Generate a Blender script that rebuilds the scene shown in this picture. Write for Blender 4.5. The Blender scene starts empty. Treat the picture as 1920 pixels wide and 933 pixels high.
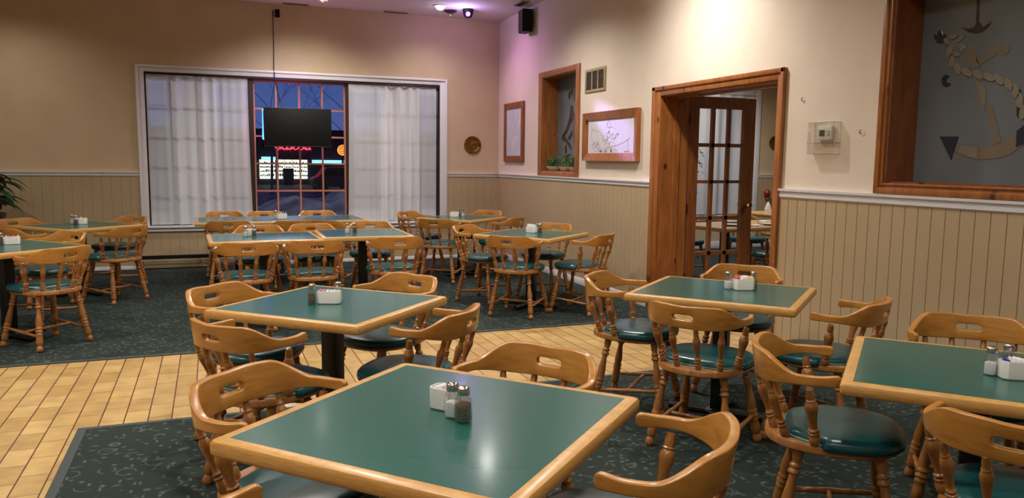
import bpy, bmesh, math, random
from mathutils import Vector, Matrix
C = bpy.context.scene.collection
PI = math.pi
random.seed(4)
XW, YB, ZC, ZR = 4.064, 11.0, 3.494, 1.264      # right wall, back wall, ceiling, chair rail top
TZ = 0.735                                       # table height

# ------------------------------------------------------------------ materials
def new_mat(name):
    m = bpy.data.materials.new(name); m.use_nodes = True
    nt = m.node_tree; nt.nodes.clear()
    out = nt.nodes.new('ShaderNodeOutputMaterial')
    return m, nt, out
def srgb(r, g, b):
    f = lambda c: (c/255/12.92) if c/255 <= .04045 else ((c/255+.055)/1.055)**2.4
    return (f(r), f(g), f(b), 1)
def pbr(name, col, rough=.5, metal=0, coat=0, spec=.5, noise=None, bump=0, emit=None, es=0, ior=1.45):
    """noise: (scale, second colour, stretch) mixes a second colour in by object-space noise"""
    m, nt, out = new_mat(name)
    p = nt.nodes.new('ShaderNodeBsdfPrincipled')
    nt.links.new(p.outputs[0], out.inputs[0])
    p.inputs['Base Color'].default_value = col
    p.inputs['Roughness'].default_value = rough
    p.inputs['Metallic'].default_value = metal
    p.inputs['Coat Weight'].default_value = coat
    p.inputs['Coat Roughness'].default_value = .12
    p.inputs['Specular IOR Level'].default_value = spec
    if emit:
        p.inputs['Emission Color'].default_value = emit; p.inputs['Emission Strength'].default_value = es
    if noise:
        sc, c2, st = noise
        tc = nt.nodes.new('ShaderNodeTexCoord'); mp = nt.nodes.new('ShaderNodeMapping')
        mp.inputs['Scale'].default_value = st
        nz = nt.nodes.new('ShaderNodeTexNoise'); nz.inputs['Scale'].default_value = sc; nz.inputs['Detail'].default_value = 4
        mx = nt.nodes.new('ShaderNodeMix'); mx.data_type = 'RGBA'
        rp = nt.nodes.new('ShaderNodeMapRange'); rp.inputs[1].default_value = .35; rp.inputs[2].default_value = .65
        nt.links.new(tc.outputs['Object'], mp.inputs[0]); nt.links.new(mp.outputs[0], nz.inputs['Vector'])
        nt.links.new(nz.outputs['Fac'], rp.inputs[0]); nt.links.new(rp.outputs[0], mx.inputs['Factor'])
        mx.inputs['A'].default_value = col; mx.inputs['B'].default_value = c2
        nt.links.new(mx.outputs['Result'], p.inputs['Base Color'])
        if bump:
            bp = nt.nodes.new('ShaderNodeBump'); bp.inputs['Strength'].default_value = bump; bp.inputs['Distance'].default_value = .004
            nt.links.new(nz.outputs['Fac'], bp.inputs['Height']); nt.links.new(bp.outputs[0], p.inputs['Normal'])
    return m
def emis(name, col, s):
    m, nt, out = new_mat(name)
    e = nt.nodes.new('ShaderNodeEmission'); e.inputs[0].default_value = col; e.inputs[1].default_value = s
    nt.links.new(e.outputs[0], out.inputs[0]); return m
def wood(name, c1, c2, axis=(1, 1, 1), scale=6, rough=.35, coat=.3, knots=False):
    m, nt, out = new_mat(name)
    p = nt.nodes.new('ShaderNodeBsdfPrincipled'); nt.links.new(p.outputs[0], out.inputs[0])
    p.inputs['Roughness'].default_value = rough; p.inputs['Coat Weight'].default_value = coat; p.inputs['Coat Roughness'].default_value = .2
    tc = nt.nodes.new('ShaderNodeTexCoord'); mp = nt.nodes.new('ShaderNodeMapping'); mp.inputs['Scale'].default_value = axis
    nz = nt.nodes.new('ShaderNodeTexNoise'); nz.inputs['Scale'].default_value = scale; nz.inputs['Detail'].default_value = 6; nz.inputs['Distortion'].default_value = .6
    cr = nt.nodes.new('ShaderNodeValToRGB'); cr.color_ramp.elements[0].position = .3; cr.color_ramp.elements[1].position = .7
    cr.color_ramp.elements[0].color = c1; cr.color_ramp.elements[1].color = c2
    nt.links.new(tc.outputs['Object'], mp.inputs[0]); nt.links.new(mp.outputs[0], nz.inputs['Vector'])
    nt.links.new(nz.outputs['Fac'], cr.inputs[0]); last = cr.outputs[0]
    if knots:
        mp2 = nt.nodes.new('ShaderNodeMapping'); mp2.inputs['Scale'].default_value = tuple(1 if a < 2 else 1.8 for a in axis)
        vo = nt.nodes.new('ShaderNodeTexVoronoi'); vo.inputs['Scale'].default_value = 3.2
        rr = nt.nodes.new('ShaderNodeMapRange'); rr.inputs[1].default_value = .07; rr.inputs[2].default_value = .17
        mx = nt.nodes.new('ShaderNodeMix'); mx.data_type = 'RGBA'; mx.inputs['A'].default_value = srgb(48, 22, 8)
        nt.links.new(tc.outputs['Object'], mp2.inputs[0]); nt.links.new(mp2.outputs[0], vo.inputs['Vector'])
        nt.links.new(vo.outputs['Distance'], rr.inputs[0]); nt.links.new(rr.outputs[0], mx.inputs['Factor']); nt.links.new(last, mx.inputs['B'])
        last = mx.outputs['Result']
    nt.links.new(last, p.inputs['Base Color'])
    return m
def glass_mat(name, tint=(1, 1, 1, 1), refl=.08, rough=.02):
    m, nt, out = new_mat(name)
    t = nt.nodes.new('ShaderNodeBsdfTransparent'); t.inputs[0].default_value = tint
    g = nt.nodes.new('ShaderNodeBsdfGlossy'); g.inputs['Roughness'].default_value = rough
    lw = nt.nodes.new('ShaderNodeLayerWeight'); lw.inputs[0].default_value = .25
    mr = nt.nodes.new('ShaderNodeMapRange'); mr.inputs[3].default_value = refl; mr.inputs[4].default_value = .6
    mx = nt.nodes.new('ShaderNodeMixShader')
    nt.links.new(lw.outputs['Facing'], mr.inputs[0]); nt.links.new(mr.outputs[0], mx.inputs[0])
    nt.links.new(t.outputs[0], mx.inputs[1]); nt.links.new(g.outputs[0], mx.inputs[2]); nt.links.new(mx.outputs[0], out.inputs[0])
    return m
def sheer_mat(name):
    """thin cloth: the mesh attribute 'thin' says how much shows through"""
    m, nt, out = new_mat(name)
    d = nt.nodes.new('ShaderNodeBsdfDiffuse'); d.inputs[0].default_value = srgb(240, 238, 232)
    tl = nt.nodes.new('ShaderNodeBsdfTranslucent'); tl.inputs[0].default_value = srgb(236, 236, 236)
    tr = nt.nodes.new('ShaderNodeBsdfTransparent'); at = nt.nodes.new('ShaderNodeAttribute'); at.attribute_name = 'thin'
    a = nt.nodes.new('ShaderNodeMixShader'); a.inputs[0].default_value = .32
    b = nt.nodes.new('ShaderNodeMixShader')
    nt.links.new(d.outputs[0], a.inputs[1]); nt.links.new(tl.outputs[0], a.inputs[2])
    nt.links.new(at.outputs['Fac'], b.inputs[0]); nt.links.new(a.outputs[0], b.inputs[1]); nt.links.new(tr.outputs[0], b.inputs[2])
    nt.links.new(b.outputs[0], out.inputs[0]); return m
def frosted_mat(name):
    m, nt, out = new_mat(name)
    d = nt.nodes.new('ShaderNodeBsdfDiffuse'); tl = nt.nodes.new('ShaderNodeBsdfTranslucent')
    tc = nt.nodes.new('ShaderNodeTexCoord'); nz = nt.nodes.new('ShaderNodeTexNoise'); nz.inputs['Scale'].default_value = 2.2
    mx = nt.nodes.new('ShaderNodeMix'); mx.data_type = 'RGBA'; mx.inputs['A'].default_value = srgb(128, 134, 136); mx.inputs['B'].default_value = srgb(156, 166, 172)
    nt.links.new(tc.outputs['Object'], nz.inputs['Vector']); nt.links.new(nz.outputs['Fac'], mx.inputs['Factor'])
    nt.links.new(mx.outputs['Result'], d.inputs[0]); nt.links.new(mx.outputs['Result'], tl.inputs[0])
    a = nt.nodes.new('ShaderNodeMixShader'); a.inputs[0].default_value = .45
    g = nt.nodes.new('ShaderNodeBsdfGlossy'); g.inputs['Roughness'].default_value = .06
    b = nt.nodes.new('ShaderNodeMixShader'); b.inputs[0].default_value = .1
    nt.links.new(d.outputs[0], a.inputs[1]); nt.links.new(tl.outputs[0], a.inputs[2])
    nt.links.new(a.outputs[0], b.inputs[1]); nt.links.new(g.outputs[0], b.inputs[2]); nt.links.new(b.outputs[0], out.inputs[0])
    return m
def tile_mat(name):
    m, nt, out = new_mat(name)
    p = nt.nodes.new('ShaderNodeBsdfPrincipled'); nt.links.new(p.outputs[0], out.inputs[0])
    p.inputs['Roughness'].default_value = .38
    tc = nt.nodes.new('ShaderNodeTexCoord'); sp = nt.nodes.new('ShaderNodeSeparateXYZ'); cb = nt.nodes.new('ShaderNodeCombineXYZ')
    nt.links.new(tc.outputs['Object'], sp.inputs[0]); nt.links.new(sp.outputs['Y'], cb.inputs['X']); nt.links.new(sp.outputs['X'], cb.inputs['Y'])
    br = nt.nodes.new('ShaderNodeTexBrick')
    br.inputs['Scale'].default_value = 1; br.inputs['Brick Width'].default_value = .232; br.inputs['Row Height'].default_value = .1215
    br.inputs['Mortar Size'].default_value = .003; br.inputs['Mortar Smooth'].default_value = .2; br.offset = .37
    br.inputs['Color1'].default_value = srgb(202, 168, 108); br.inputs['Color2'].default_value = srgb(180, 144, 86); br.inputs['Mortar'].default_value = srgb(130, 88, 46)
    nt.links.new(cb.outputs[0], br.inputs['Vector'])
    nz = nt.nodes.new('ShaderNodeTexNoise'); nz.inputs['Scale'].default_value = 9; nz.inputs['Detail'].default_value = 3
    mr = nt.nodes.new('ShaderNodeMapRange'); mr.inputs[1].default_value = .3; mr.inputs[2].default_value = .7; mr.inputs[3].default_value = .8; mr.inputs[4].default_value = 1.08
    nt.links.new(tc.outputs['Object'], nz.inputs['Vector']); nt.links.new(nz.outputs['Fac'], mr.inputs[0])
    mx = nt.nodes.new('ShaderNodeMix'); mx.data_type = 'RGBA'; mx.blend_type = 'MULTIPLY'; mx.inputs['Factor'].default_value = 1
    nt.links.new(br.outputs['Color'], mx.inputs['A']); nt.links.new(mr.outputs[0], mx.inputs['B'])
    md = nt.nodes.new('ShaderNodeMath'); md.operation = 'PINGPONG'; md.inputs[1].default_value = .06075
    nt.links.new(sp.outputs['X'], md.inputs[0])
    ml = nt.nodes.new('ShaderNodeMapRange'); ml.inputs[1].default_value = .0028; ml.inputs[2].default_value = .0042; nt.links.new(md.outputs[0], ml.inputs[0])
    mg = nt.nodes.new('ShaderNodeMix'); mg.data_type = 'RGBA'; mg.inputs['A'].default_value = srgb(92, 54, 30)
    nt.links.new(ml.outputs[0], mg.inputs['Factor']); nt.links.new(mx.outputs['Result'], mg.inputs['B'])
    nt.links.new(mg.outputs['Result'], p.inputs['Base Color'])
    bp = nt.nodes.new('ShaderNodeBump'); bp.inputs['Strength'].default_value = .5; bp.inputs['Distance'].default_value = .003; bp.invert = True
    nt.links.new(br.outputs['Fac'], bp.inputs['Height']); nt.links.new(bp.outputs[0], p.inputs['Normal'])
    return m
def carpet_mat(name):
    """dark green pile with a scatter of pale blossoms, dots and curling stems"""
    m, nt, out = new_mat(name)
    N = nt.nodes.new; L = nt.links.new
    p = N('ShaderNodeBsdfPrincipled'); L(p.outputs[0], out.inputs[0]); p.inputs['Roughness'].default_value = .95; p.inputs['Specular IOR Level'].default_value = .1
    tc = N('ShaderNodeTexCoord')
    def cells(scale, stretch, lo, hi, seed):
        mp = N('ShaderNodeMapping'); mp.inputs['Scale'].default_value = stretch; mp.inputs['Location'].default_value = (seed, seed*1.7, 0)
        mp.inputs['Rotation'].default_value = (0, 0, seed)
        v = N('ShaderNodeTexVoronoi'); v.inputs['Scale'].default_value = scale; v.inputs['Randomness'].default_value = .75
        r = N('ShaderNodeMapRange'); r.inputs[1].default_value = lo; r.inputs[2].default_value = hi; r.inputs[3].default_value = 1; r.inputs[4].default_value = 0
        L(tc.outputs['Object'], mp.inputs[0]); L(mp.outputs[0], v.inputs['Vector']); L(v.outputs['Distance'], r.inputs[0])
        return r.outputs[0]
    dots = cells(15, (1, 1, 1), .05, .22, .3)
    dashes = cells(10, (1, 2.6, 1), .05, .24, 1.1)
    dashes2 = cells(10, (2.6, 1, 1), .05, .24, 2.3)
    # curling stems: thin rings round voronoi centres, cut by noise
    v = N('ShaderNodeTexVoronoi'); v.inputs['Scale'].default_value = 9; L(tc.outputs['Object'], v.inputs['Vector'])
    a = N('ShaderNodeMath'); a.operation = 'SUBTRACT'; a.inputs[1].default_value = .36; L(v.outputs['Distance'], a.inputs[0])
    b = N('ShaderNodeMath'); b.operation = 'ABSOLUTE'; L(a.outputs[0], b.inputs[0])
    r = N('ShaderNodeMapRange'); r.inputs[1].default_value = .012; r.inputs[2].default_value = .05; r.inputs[3].default_value = .7; r.inputs[4].default_value = 0; L(b.outputs[0], r.inputs[0])
    nz = N('ShaderNodeTexNoise'); nz.inputs['Scale'].default_value = 11; L(tc.outputs['Object'], nz.inputs['Vector'])
    c = N('ShaderNodeMapRange'); c.inputs[1].default_value = .48; c.inputs[2].default_value = .56; L(nz.outputs['Fac'], c.inputs[0])
    d = N('ShaderNodeMath'); d.operation = 'MULTIPLY'; L(r.outputs[0], d.inputs[0]); L(c.outputs[0], d.inputs[1])
    last = d.outputs[0]
    for o in (dots, dashes, dashes2):
        mxm = N('ShaderNodeMath'); mxm.operation = 'MAXIMUM'; L(last, mxm.inputs[0]); L(o, mxm.inputs[1]); last = mxm.outputs[0]
    sc = N('ShaderNodeMath'); sc.operation = 'MULTIPLY'; sc.inputs[1].default_value = .42; L(last, sc.inputs[0])
    mx = N('ShaderNodeMix'); mx.data_type = 'RGBA'; mx.inputs['A'].default_value = srgb(46, 54, 50); mx.inputs['B'].default_value = srgb(128, 138, 130)
    L(sc.outputs[0], mx.inputs['Factor']); L(mx.outputs['Result'], p.inputs['Base Color'])
    return m
def stripes_mat(name, cols, axis=0, scale=1.0):
    m, nt, out = new_mat(name)
    p = nt.nodes.new('ShaderNodeBsdfPrincipled'); nt.links.new(p.outputs[0], out.inputs[0]); p.inputs['Roughness'].default_value = .5
    tc = nt.nodes.new('ShaderNodeTexCoord'); nz = nt.nodes.new('ShaderNodeTexNoise'); nz.inputs['Scale'].default_value = scale; nz.inputs['Detail'].default_value = 5
    cr = nt.nodes.new('ShaderNodeValToRGB')
    for i, c in enumerate(cols):
        pos = .3+.4*i/(len(cols)-1)
        if i < 2: e = cr.color_ramp.elements[i]; e.position = pos
        else: e = cr.color_ramp.elements.new(pos)
        e.color = c
    nt.links.new(tc.outputs['Object'], nz.inputs['Vector']); nt.links.new(nz.outputs['Fac'], cr.inputs[0]); nt.links.new(cr.outputs[0], p.inputs['Base Color'])
    return m

M = {
 'wall': pbr('wall_cream', srgb(226, 211, 193), .75, noise=(3, srgb(221, 205, 186), (1, 1, 1))),
 'wall_tan': pbr('wall_tan', srgb(208, 184, 150), .75, noise=(3, srgb(203, 178, 144), (1, 1, 1))),
 'wainscot': pbr('wainscot_tan', srgb(184, 161, 126), .6, noise=(2, srgb(178, 155, 120), (1, 1, 1))),
 'groove': pbr('groove_brown', srgb(150, 124, 88), .8),
 'ceiling': pbr('ceiling_white', srgb(214, 204, 196), .85),
 'white': pbr('white_trim_paint', srgb(232, 230, 232), .35),
 'tile': tile_mat('glazed_floor_tile'), 'carpet': carpet_mat('green_carpet'),
 'edge': pbr('carpet_edge_rubber', srgb(58, 66, 66), .6),
 'rail': wood('honey_maple', srgb(170, 112, 44), srgb(194, 138, 64), (2, 2, 9), 5, .32, .35),
 'leg': wood('amber_maple', srgb(136, 86, 40), srgb(170, 114, 56), (9, 9, 2), 5, .34, .3),
 'oak': wood('oak_edge', srgb(190, 138, 70), srgb(214, 166, 94), (3, 3, 40), 7, .38, .25),
 'pine': wood('knotty_pine', srgb(138, 80, 36), srgb(172, 108, 54), (6, 6, 1), 4, .4, .25, knots=True),
 'pine_dark': wood('dark_pine', srgb(112, 62, 28), srgb(144, 84, 40), (6, 6, 1), 4, .4, .2, knots=True),
 'door_wood': wood('door_pine', srgb(118, 66, 32), srgb(150, 90, 46), (9, 9, 1), 4, .4, .25),
 'green': pbr('green_laminate', srgb(28, 88, 78), .26, coat=.25, noise=(2, srgb(33, 93, 83), (1, 1, 1)), spec=.45),
 'vinyl': pbr('green_vinyl', srgb(22, 74, 76), .3, spec=.6),
 'black': pbr('black_steel', srgb(16, 16, 18), .4), 'tv': pbr('black_plastic', srgb(12, 12, 13), .55, spec=.25),
 'ceramic': pbr('white_ceramic', srgb(236, 234, 230), .18, coat=.4),
 'chrome': pbr('chrome', srgb(200, 200, 202), .18, metal=1), 'brass': pbr('brass', srgb(170, 128, 66), .32, metal=1, noise=(30, srgb(110, 80, 40), (1, 1, 1)), bump=.6),
 'knob': pbr('polished_brass', srgb(214, 176, 100), .2, metal=1),
 'salt': pbr('salt', srgb(238, 238, 240), .9), 'pepper': pbr('ground_pepper', srgb(70, 58, 48), .9, noise=(300, srgb(120, 104, 88), (1, 1, 1))),
 'glass': glass_mat('clear_glass', (.93, .95, .95, 1), .16), 'pane': glass_mat('window_glass', (.96, .97, 1, 1), .03),
 'sheer': sheer_mat('sheer_fabric'), 'frost': frosted_mat('frosted_glass'),
 'etch_tan': pbr('etched_tan_reflection', srgb(122, 112, 96), .15, spec=.6), 'etch_dark': pbr('clear_etched_dark', srgb(66, 60, 54), .12, spec=.6),  # tan reflections in the clear anchor shapes are put into the colour
 'etch_slate': pbr('clear_etched_slate', srgb(48, 54, 64), .12, spec=.6), 'etch_pale': pbr('clear_etched_pale', srgb(136, 128, 114), .2, spec=.6),
 'frame_dark': pbr('dark_window_frame', srgb(38, 22, 16), .5), 'muntin': pbr('pink_lit_muntin', srgb(186, 124, 92), .45),  # red and pink light on the wood is put into the muntin colour
 'heater': pbr('heater_cover', srgb(150, 132, 104), .4), 'grille': pbr('beige_grille', srgb(168, 148, 112), .5), 'grille_dark': pbr('grille_shadow', srgb(70, 58, 48), .8),
 'plastic': pbr('white_plastic', srgb(228, 226, 220), .4), 'lcd': pbr('grey_lcd', srgb(76, 82, 76), .3),
 'acrylic': glass_mat('clear_acrylic', (.99, .985, .97, 1), .008),
 'leaf': pbr('dark_leaf', srgb(26, 56, 26), .4, noise=(20, srgb(44, 82, 36), (1, 1, 1))), 'grass': pbr('succulent_green', srgb(62, 92, 52), .6, noise=(40, srgb(96, 124, 76), (1, 1, 1))),
 'pot': pbr('glazed_black_pot', srgb(30, 38, 36), .25, coat=.4),
 'chart': stripes_mat('sea_chart_print', [srgb(206, 206, 202), srgb(188, 196, 206), srgb(222, 214, 196)], 0, 5),
 'map': stripes_mat('map_print', [srgb(214, 206, 214), srgb(226, 218, 222)], 0, 3), 'ink': pbr('map_ink', srgb(150, 144, 166), .8), 'ink_dark': pbr('map_lettering', srgb(64, 52, 66), .8),
 'red': pbr('red_glaze', srgb(150, 24, 20), .3, coat=.3), 'pink': pbr('pink_paper', srgb(226, 120, 136), .8), 'yellow': pbr('yellow_paper', srgb(236, 214, 130), .8), 'blue': pbr('blue_print', srgb(60, 72, 160), .8),
 'paper': pbr('white_paper', srgb(240, 238, 236), .8), 'napkin': pbr('white_linen', srgb(232, 228, 222), .85),
 'bulb': emis('lamp_glow', (1, .93, .82, 1), 14), 'uv': emis('violet_led', (.32, .16, 1, 1), 5), 'bluetube': emis('blue_neon', (.05, .22, 1, 1), 7), 'pinktube': emis('pink_neon', (1, .25, .7, 1), 5),
 'redtube': emis('red_neon', (1, .03, .06, 1), 5), 'shoplight': emis('shop_interior_glow', (.86, .95, .72, 1), 1.5), 'cyanstrip': emis('cyan_sign_glow', (.3, .75, 1, 1), 1.6), 'orange': emis('orange_sign_glow', (1, .25, .04, 1), 2.2),
 'night': pbr('dark_facade', srgb(40, 40, 50), .9), 'snow': pbr('dusk_snow', srgb(110, 112, 120), .95, noise=(1.6, srgb(52, 54, 62), (1, 1, 1)), bump=.4), 'asphalt': pbr('wet_asphalt', srgb(34, 35, 40), .7, noise=(.6, srgb(64, 66, 74), (1, 3, 1))),
 'bark': pbr('sky_tinted_bark', srgb(64, 70, 100), .9), 'car': pbr('dark_car_paint', srgb(22, 24, 34), .3), 'stock': pbr('stocked_shelves', srgb(70, 60, 50), .8, noise=(9, srgb(196, 190, 170), (1, 1, 1))),  # dusk blue of the sky put into the bark colour to fade branches
}

# ------------------------------------------------------------------ mesh helpers
class B:
    def __init__(s): s.bm = bmesh.new()
    def box(s, x0, x1, y0, y1, z0, z1, bev=0):
        t = bmesh.new()
        v = [t.verts.new((x, y, z)) for x in (x0, x1) for y in (y0, y1) for z in (z0, z1)]
        for f in ((0, 1, 3, 2), (4, 6, 7, 5), (0, 4, 5, 1), (2, 3, 7, 6), (0, 2, 6, 4), (1, 5, 7, 3)): t.faces.new([v[i] for i in f])
        if bev: bmesh.ops.bevel(t, geom=t.edges[:], offset=bev, segments=2, affect='EDGES', profile=.5)
        return s.join(t)
    def join(s, t, mat=None):
        me = bpy.data.meshes.new('tmp'); 
        if mat: t.transform(mat)
        t.to_mesh(me); t.free(); s.bm.from_mesh(me); bpy.data.meshes.remove(me); return s
    def prism(s, pts, h0, h1, axis='z'):
        """polygon extruded along an axis: z: (x,y); x: (y,z); y: (x,z)"""
        f = {'z': lambda a, b, h: (a, b, h), 'x': lambda a, b, h: (h, a, b), 'y': lambda a, b, h: (a, h, b)}[axis]
        t = bmesh.new()
        a = [t.verts.new(f(p[0], p[1], h0)) for p in pts]; b = [t.verts.new(f(p[0], p[1], h1)) for p in pts]; n = len(pts)
        t.faces.new(a[::-1]); t.faces.new(b)
        for i in range(n): t.faces.new((a[i], a[(i+1) % n], b[(i+1) % n], b[i]))
        bmesh.ops.recalc_face_normals(t, faces=t.faces[:])
        return s.join(t)
    def lathe(s, prof, seg=14, p0=(0, 0, 0), p1=None, sq=None):
        """prof [(r, z)]; with p1 the profile z in 0..1 runs from p0 to p1; sq makes a rounded-square section"""
        p0 = Vector(p0)
        if p1 is not None:
            d = Vector(p1)-p0; L = d.length; q = d.to_track_quat('Z', 'Y')
        else: L = 1; q = Matrix.Identity(3).to_quaternion()
        t = bmesh.new(); rings = []
        for r, z in prof:
            ring = []
            for k in range(seg):
                a = 2*PI*(k+.5)/seg; rr = r
                if sq: c, n = math.cos(a), math.sin(a); rr = r/((abs(c)**sq+abs(n)**sq)**(1/sq))
                ring.append(t.verts.new(p0+q @ Vector((rr*math.cos(a), rr*math.sin(a), z*L))))
            rings.append(ring)
        for i in range(len(rings)-1):
            for k in range(seg):
                t.faces.new((rings[i][k], rings[i][(k+1) % seg], rings[i+1][(k+1) % seg], rings[i+1][k]))
        t.faces.new(rings[0][::-1]); t.faces.new(rings[-1])
        bmesh.ops.recalc_face_normals(t, faces=t.faces[:])
        return s.join(t)
    def tube(s, pts, r, seg=6):
        t = bmesh.new(); rings = []; n = len(pts); P = [Vector(p) for p in pts]
        rad = r if isinstance(r, (list, tuple)) else [r]*n
        for i in range(n):
            d = (P[min(i+1, n-1)]-P[max(i-1, 0)]).normalized(); q = d.to_track_quat('Z', 'Y')
            rings.append([t.verts.new(P[i]+q @ Vector((rad[i]*math.cos(2*PI*k/seg), rad[i]*math.sin(2*PI*k/seg), 0))) for k in range(seg)])
        for i in range(n-1):
            for k in range(seg): t.faces.new((rings[i][k], rings[i][(k+1) % seg], rings[i+1][(k+1) % seg], rings[i+1][k]))
        t.faces.new(rings[0][::-1]); t.faces.new(rings[-1])
        return s.join(t)
    def obj(s, name, mat, parent=None, smooth=True, loc=None, rot=None, ang=40):
        me = bpy.data.meshes.new(name); s.bm.to_mesh(me); s.bm.free()
        for m in (mat if isinstance(mat, (list, tuple)) else [mat]): me.materials.append(M[m] if isinstance(m, str) else m)
        if smooth:
            for p in me.polygons: p.use_smooth = True
            me.set_sharp_from_angle(angle=math.radians(ang))
        o = bpy.data.objects.new(name, me); C.objects.link(o); o.parent = parent
        if loc is not None: o.location = loc
        if rot is not None: o.rotation_euler = rot
        return o
def empty(name, loc=(0, 0, 0), rz=0, label=None, cat=None, group=None, kind=None):
    o = bpy.data.objects.new(name, None); C.objects.link(o); o.location = loc; o.rotation_euler = (0, 0, rz); o.empty_display_size = .1
    return tag(o, label, cat, group, kind)
def tag(o, label=None, cat=None, group=None, kind=None):
    if label: o['label'] = label
    if cat: o['category'] = cat
    if group: o['group'] = group
    if kind: o['kind'] = kind
    return o
def struct(name, b, mat, parent=None, **k):
    o = b.obj(name, mat, parent, **k)
    if parent is None: o['kind'] = 'structure'
    return o
def sroot(name): return empty(name, kind='structure')
def dup(root, loc, rz, label, group=None):
    r = root.copy(); C.objects.link(r); r.location = loc; r.rotation_euler = (0, 0, rz); r['label'] = label
    if group: r['group'] = group
    for ch in list(root.children):
        c = ch.copy(); C.objects.link(c); c.parent = r
        for g in list(ch.children):
            d = g.copy(); C.objects.link(d); d.parent = c
    return r
R = math.radians
def smoothstep(a, b, x): t = max(0, min(1, (x-a)/(b-a))); return t*t*(3-2*t)

# ------------------------------------------------------------------ room shell
def grid_wall(name, axis, pos, u0, u1, z0, z1, holes, mat, t=.25):
    """a wall slab standing on axis=pos with rectangular holes (ua, ub, za, zb)"""
    us = sorted({u0, u1, *[h[0] for h in holes], *[h[1] for h in holes]}); zs = sorted({z0, z1, *[h[2] for h in holes], *[h[3] for h in holes]})
    b = B()
    for i in range(len(us)-1):
        for j in range(len(zs)-1):
            uc, zc = (us[i]+us[i+1])/2, (zs[j]+zs[j+1])/2
            if any(h[0] < uc < h[1] and h[2] < zc < h[3] for h in holes): continue
            if axis == 'x': b.box(pos, pos+t, us[i], us[i+1], zs[j], zs[j+1])
            else: b.box(us[i], us[i+1], pos, pos+t, zs[j], zs[j+1])
    return struct(name, b, mat, smooth=False)
XL, YF, XR = -6.0, -3.0, 10.6
struct('floor', B().box(XL, XR, YF, YB, -.05, 0), 'tile', smooth=False)
struct('ceiling', B().box(XL, XR, YF, YB+.3, ZC, ZC+.1), 'ceiling', smooth=False)
WIN = (-.745, 3.145, .566, 2.53); WIN2 = (6.0, 8.75, .57, 2.6)
grid_wall('wall_back', 'y', YB, XL, XR, 0, ZC, [WIN, WIN2], 'wall_tan', .2)
NIC = (8.345, 9.335, 1.32, 2.522); DOOR = (4.83, 6.48, 0, 2.085); BIG = (2.45, 3.785, 1.335, 2.56)
grid_wall('wall_right', 'x', XW, YF, YB, 0, ZC, [NIC, DOOR, BIG], 'wall', .3)
struct('wall_left', B().box(XL-.2, XL, YF, YB, 0, ZC), 'wall', smooth=False)
struct('wall_front', B().box(XL, XR, YF-.2, YF, 0, ZC), 'wall', smooth=False)
struct('wall_side', B().box(XR, XR+.2, YF, YB, 0, ZC), 'wall', smooth=False)

def wainscot(name, axis, pos, sgn, u0, u1, z0, z1, w=.096, g=.004):
    """tongue-and-groove boarding: flat boards parted by V grooves"""
    b = B(); t = bmesh.new(); n = max(1, round((u1-u0)/w)); w = (u1-u0)/n; prof = []
    for i in range(n):
        a = u0+i*w; prof += [(a, .012-g), (a+g*.7, .012), (a+w-g*.7, .012)]
    prof.append((u1, .012-g))
    def P(u, d, z): return (pos+sgn*d, u, z) if axis == 'x' else (u, pos+sgn*d, z)
    lo = [t.verts.new(P(u, d, z0)) for u, d in prof]; hi = [t.verts.new(P(u, d, z1)) for u, d in prof]
    for i in range(len(prof)-1):
        f = t.faces.new((lo[i], lo[i+1], hi[i+1], hi[i])); f.material_index = 0 if abs(prof[i][1]-prof[i+1][1]) < 1e-6 else 1
    bmesh.ops.recalc_face_normals(t, faces=t.faces[:])
    b.join(t); return struct(name, b, ['wainscot', 'groove'], smooth=False)
wainscot('wall_panel_right_far', 'x', XW, -1, 6.615, YB, .0, ZR-.05, .096, .002)
wainscot('wall_panel_right_near', 'x', XW, -1, YF, 4.755, .0, ZR-.05)
wainscot('wall_panel_back_left', 'y', YB, -1, XL, -.841, 0, ZR-.05, .11, .002)
wainscot('wall_panel_back_under_window', 'y', YB, -1, -.841, 3.249, 0, .49, .11, .002)
wainscot('wall_panel_back_right', 'y', YB, -1, 3.249, XW, 0, ZR-.05, .11, .002)
wainscot('wall_panel_back_side_room', 'y', YB, -1, 8.86, XR, 0, ZR-.05, .11, .002)
def moulding(name, axis, pos, sgn, u0, u1, z1, h=.058):
    prof = [(0, -h), (.012, -h), (.022, -h+.008), (.024, -h*.55), (.014, -h*.5), (.016, -h*.35), (.034, -h*.25), (.036, 0), (0, 0)]
    prof = [(pos+sgn*d, z1+z) for d, z in prof]
    b = B(); t = bmesh.new()
    f = (lambda p, u: (p[0], u, p[1])) if axis == 'x' else (lambda p, u: (u, p[0], p[1]))
    a = [t.verts.new(f(p, u0)) for p in prof]; c = [t.verts.new(f(p, u1)) for p in prof]; n = len(prof)
    t.faces.new(a); t.faces.new(c[::-1])
    for i in range(n): t.faces.new((a[i], a[(i+1) % n], c[(i+1) % n], c[i]))
    bmesh.ops.recalc_face_normals(t, faces=t.faces[:]); b.join(t); return struct(name, b, 'white', smooth=False)
moulding('trim_1', 'x', XW, -1, 6.615, YB, ZR); moulding('trim_2', 'x', XW, -1, YF, 4.755, ZR, .068)
moulding('trim_3', 'y', YB, -1, XL, -.841, ZR); moulding('trim_4', 'y', YB, -1, 3.249, XW, ZR); moulding('trim_5', 'y', YB, -1, 8.86, XR, ZR)
struct('baseboard_right', B().box(XW-.02, XW, 6.615, YB, 0, .085, .004), 'white')
struct('baseboard_right_near', B().box(XW-.02, XW, YF, 4.755, 0, .085, .004), 'white')
struct('baseboard_back', B().box(.35, XW-.02, YB-.02, YB, 0, .05, .004), 'white')
struct('baseboard_back_left', B().box(XL, -.93, YB-.02, YB, 0, .05, .004), 'white')
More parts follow.
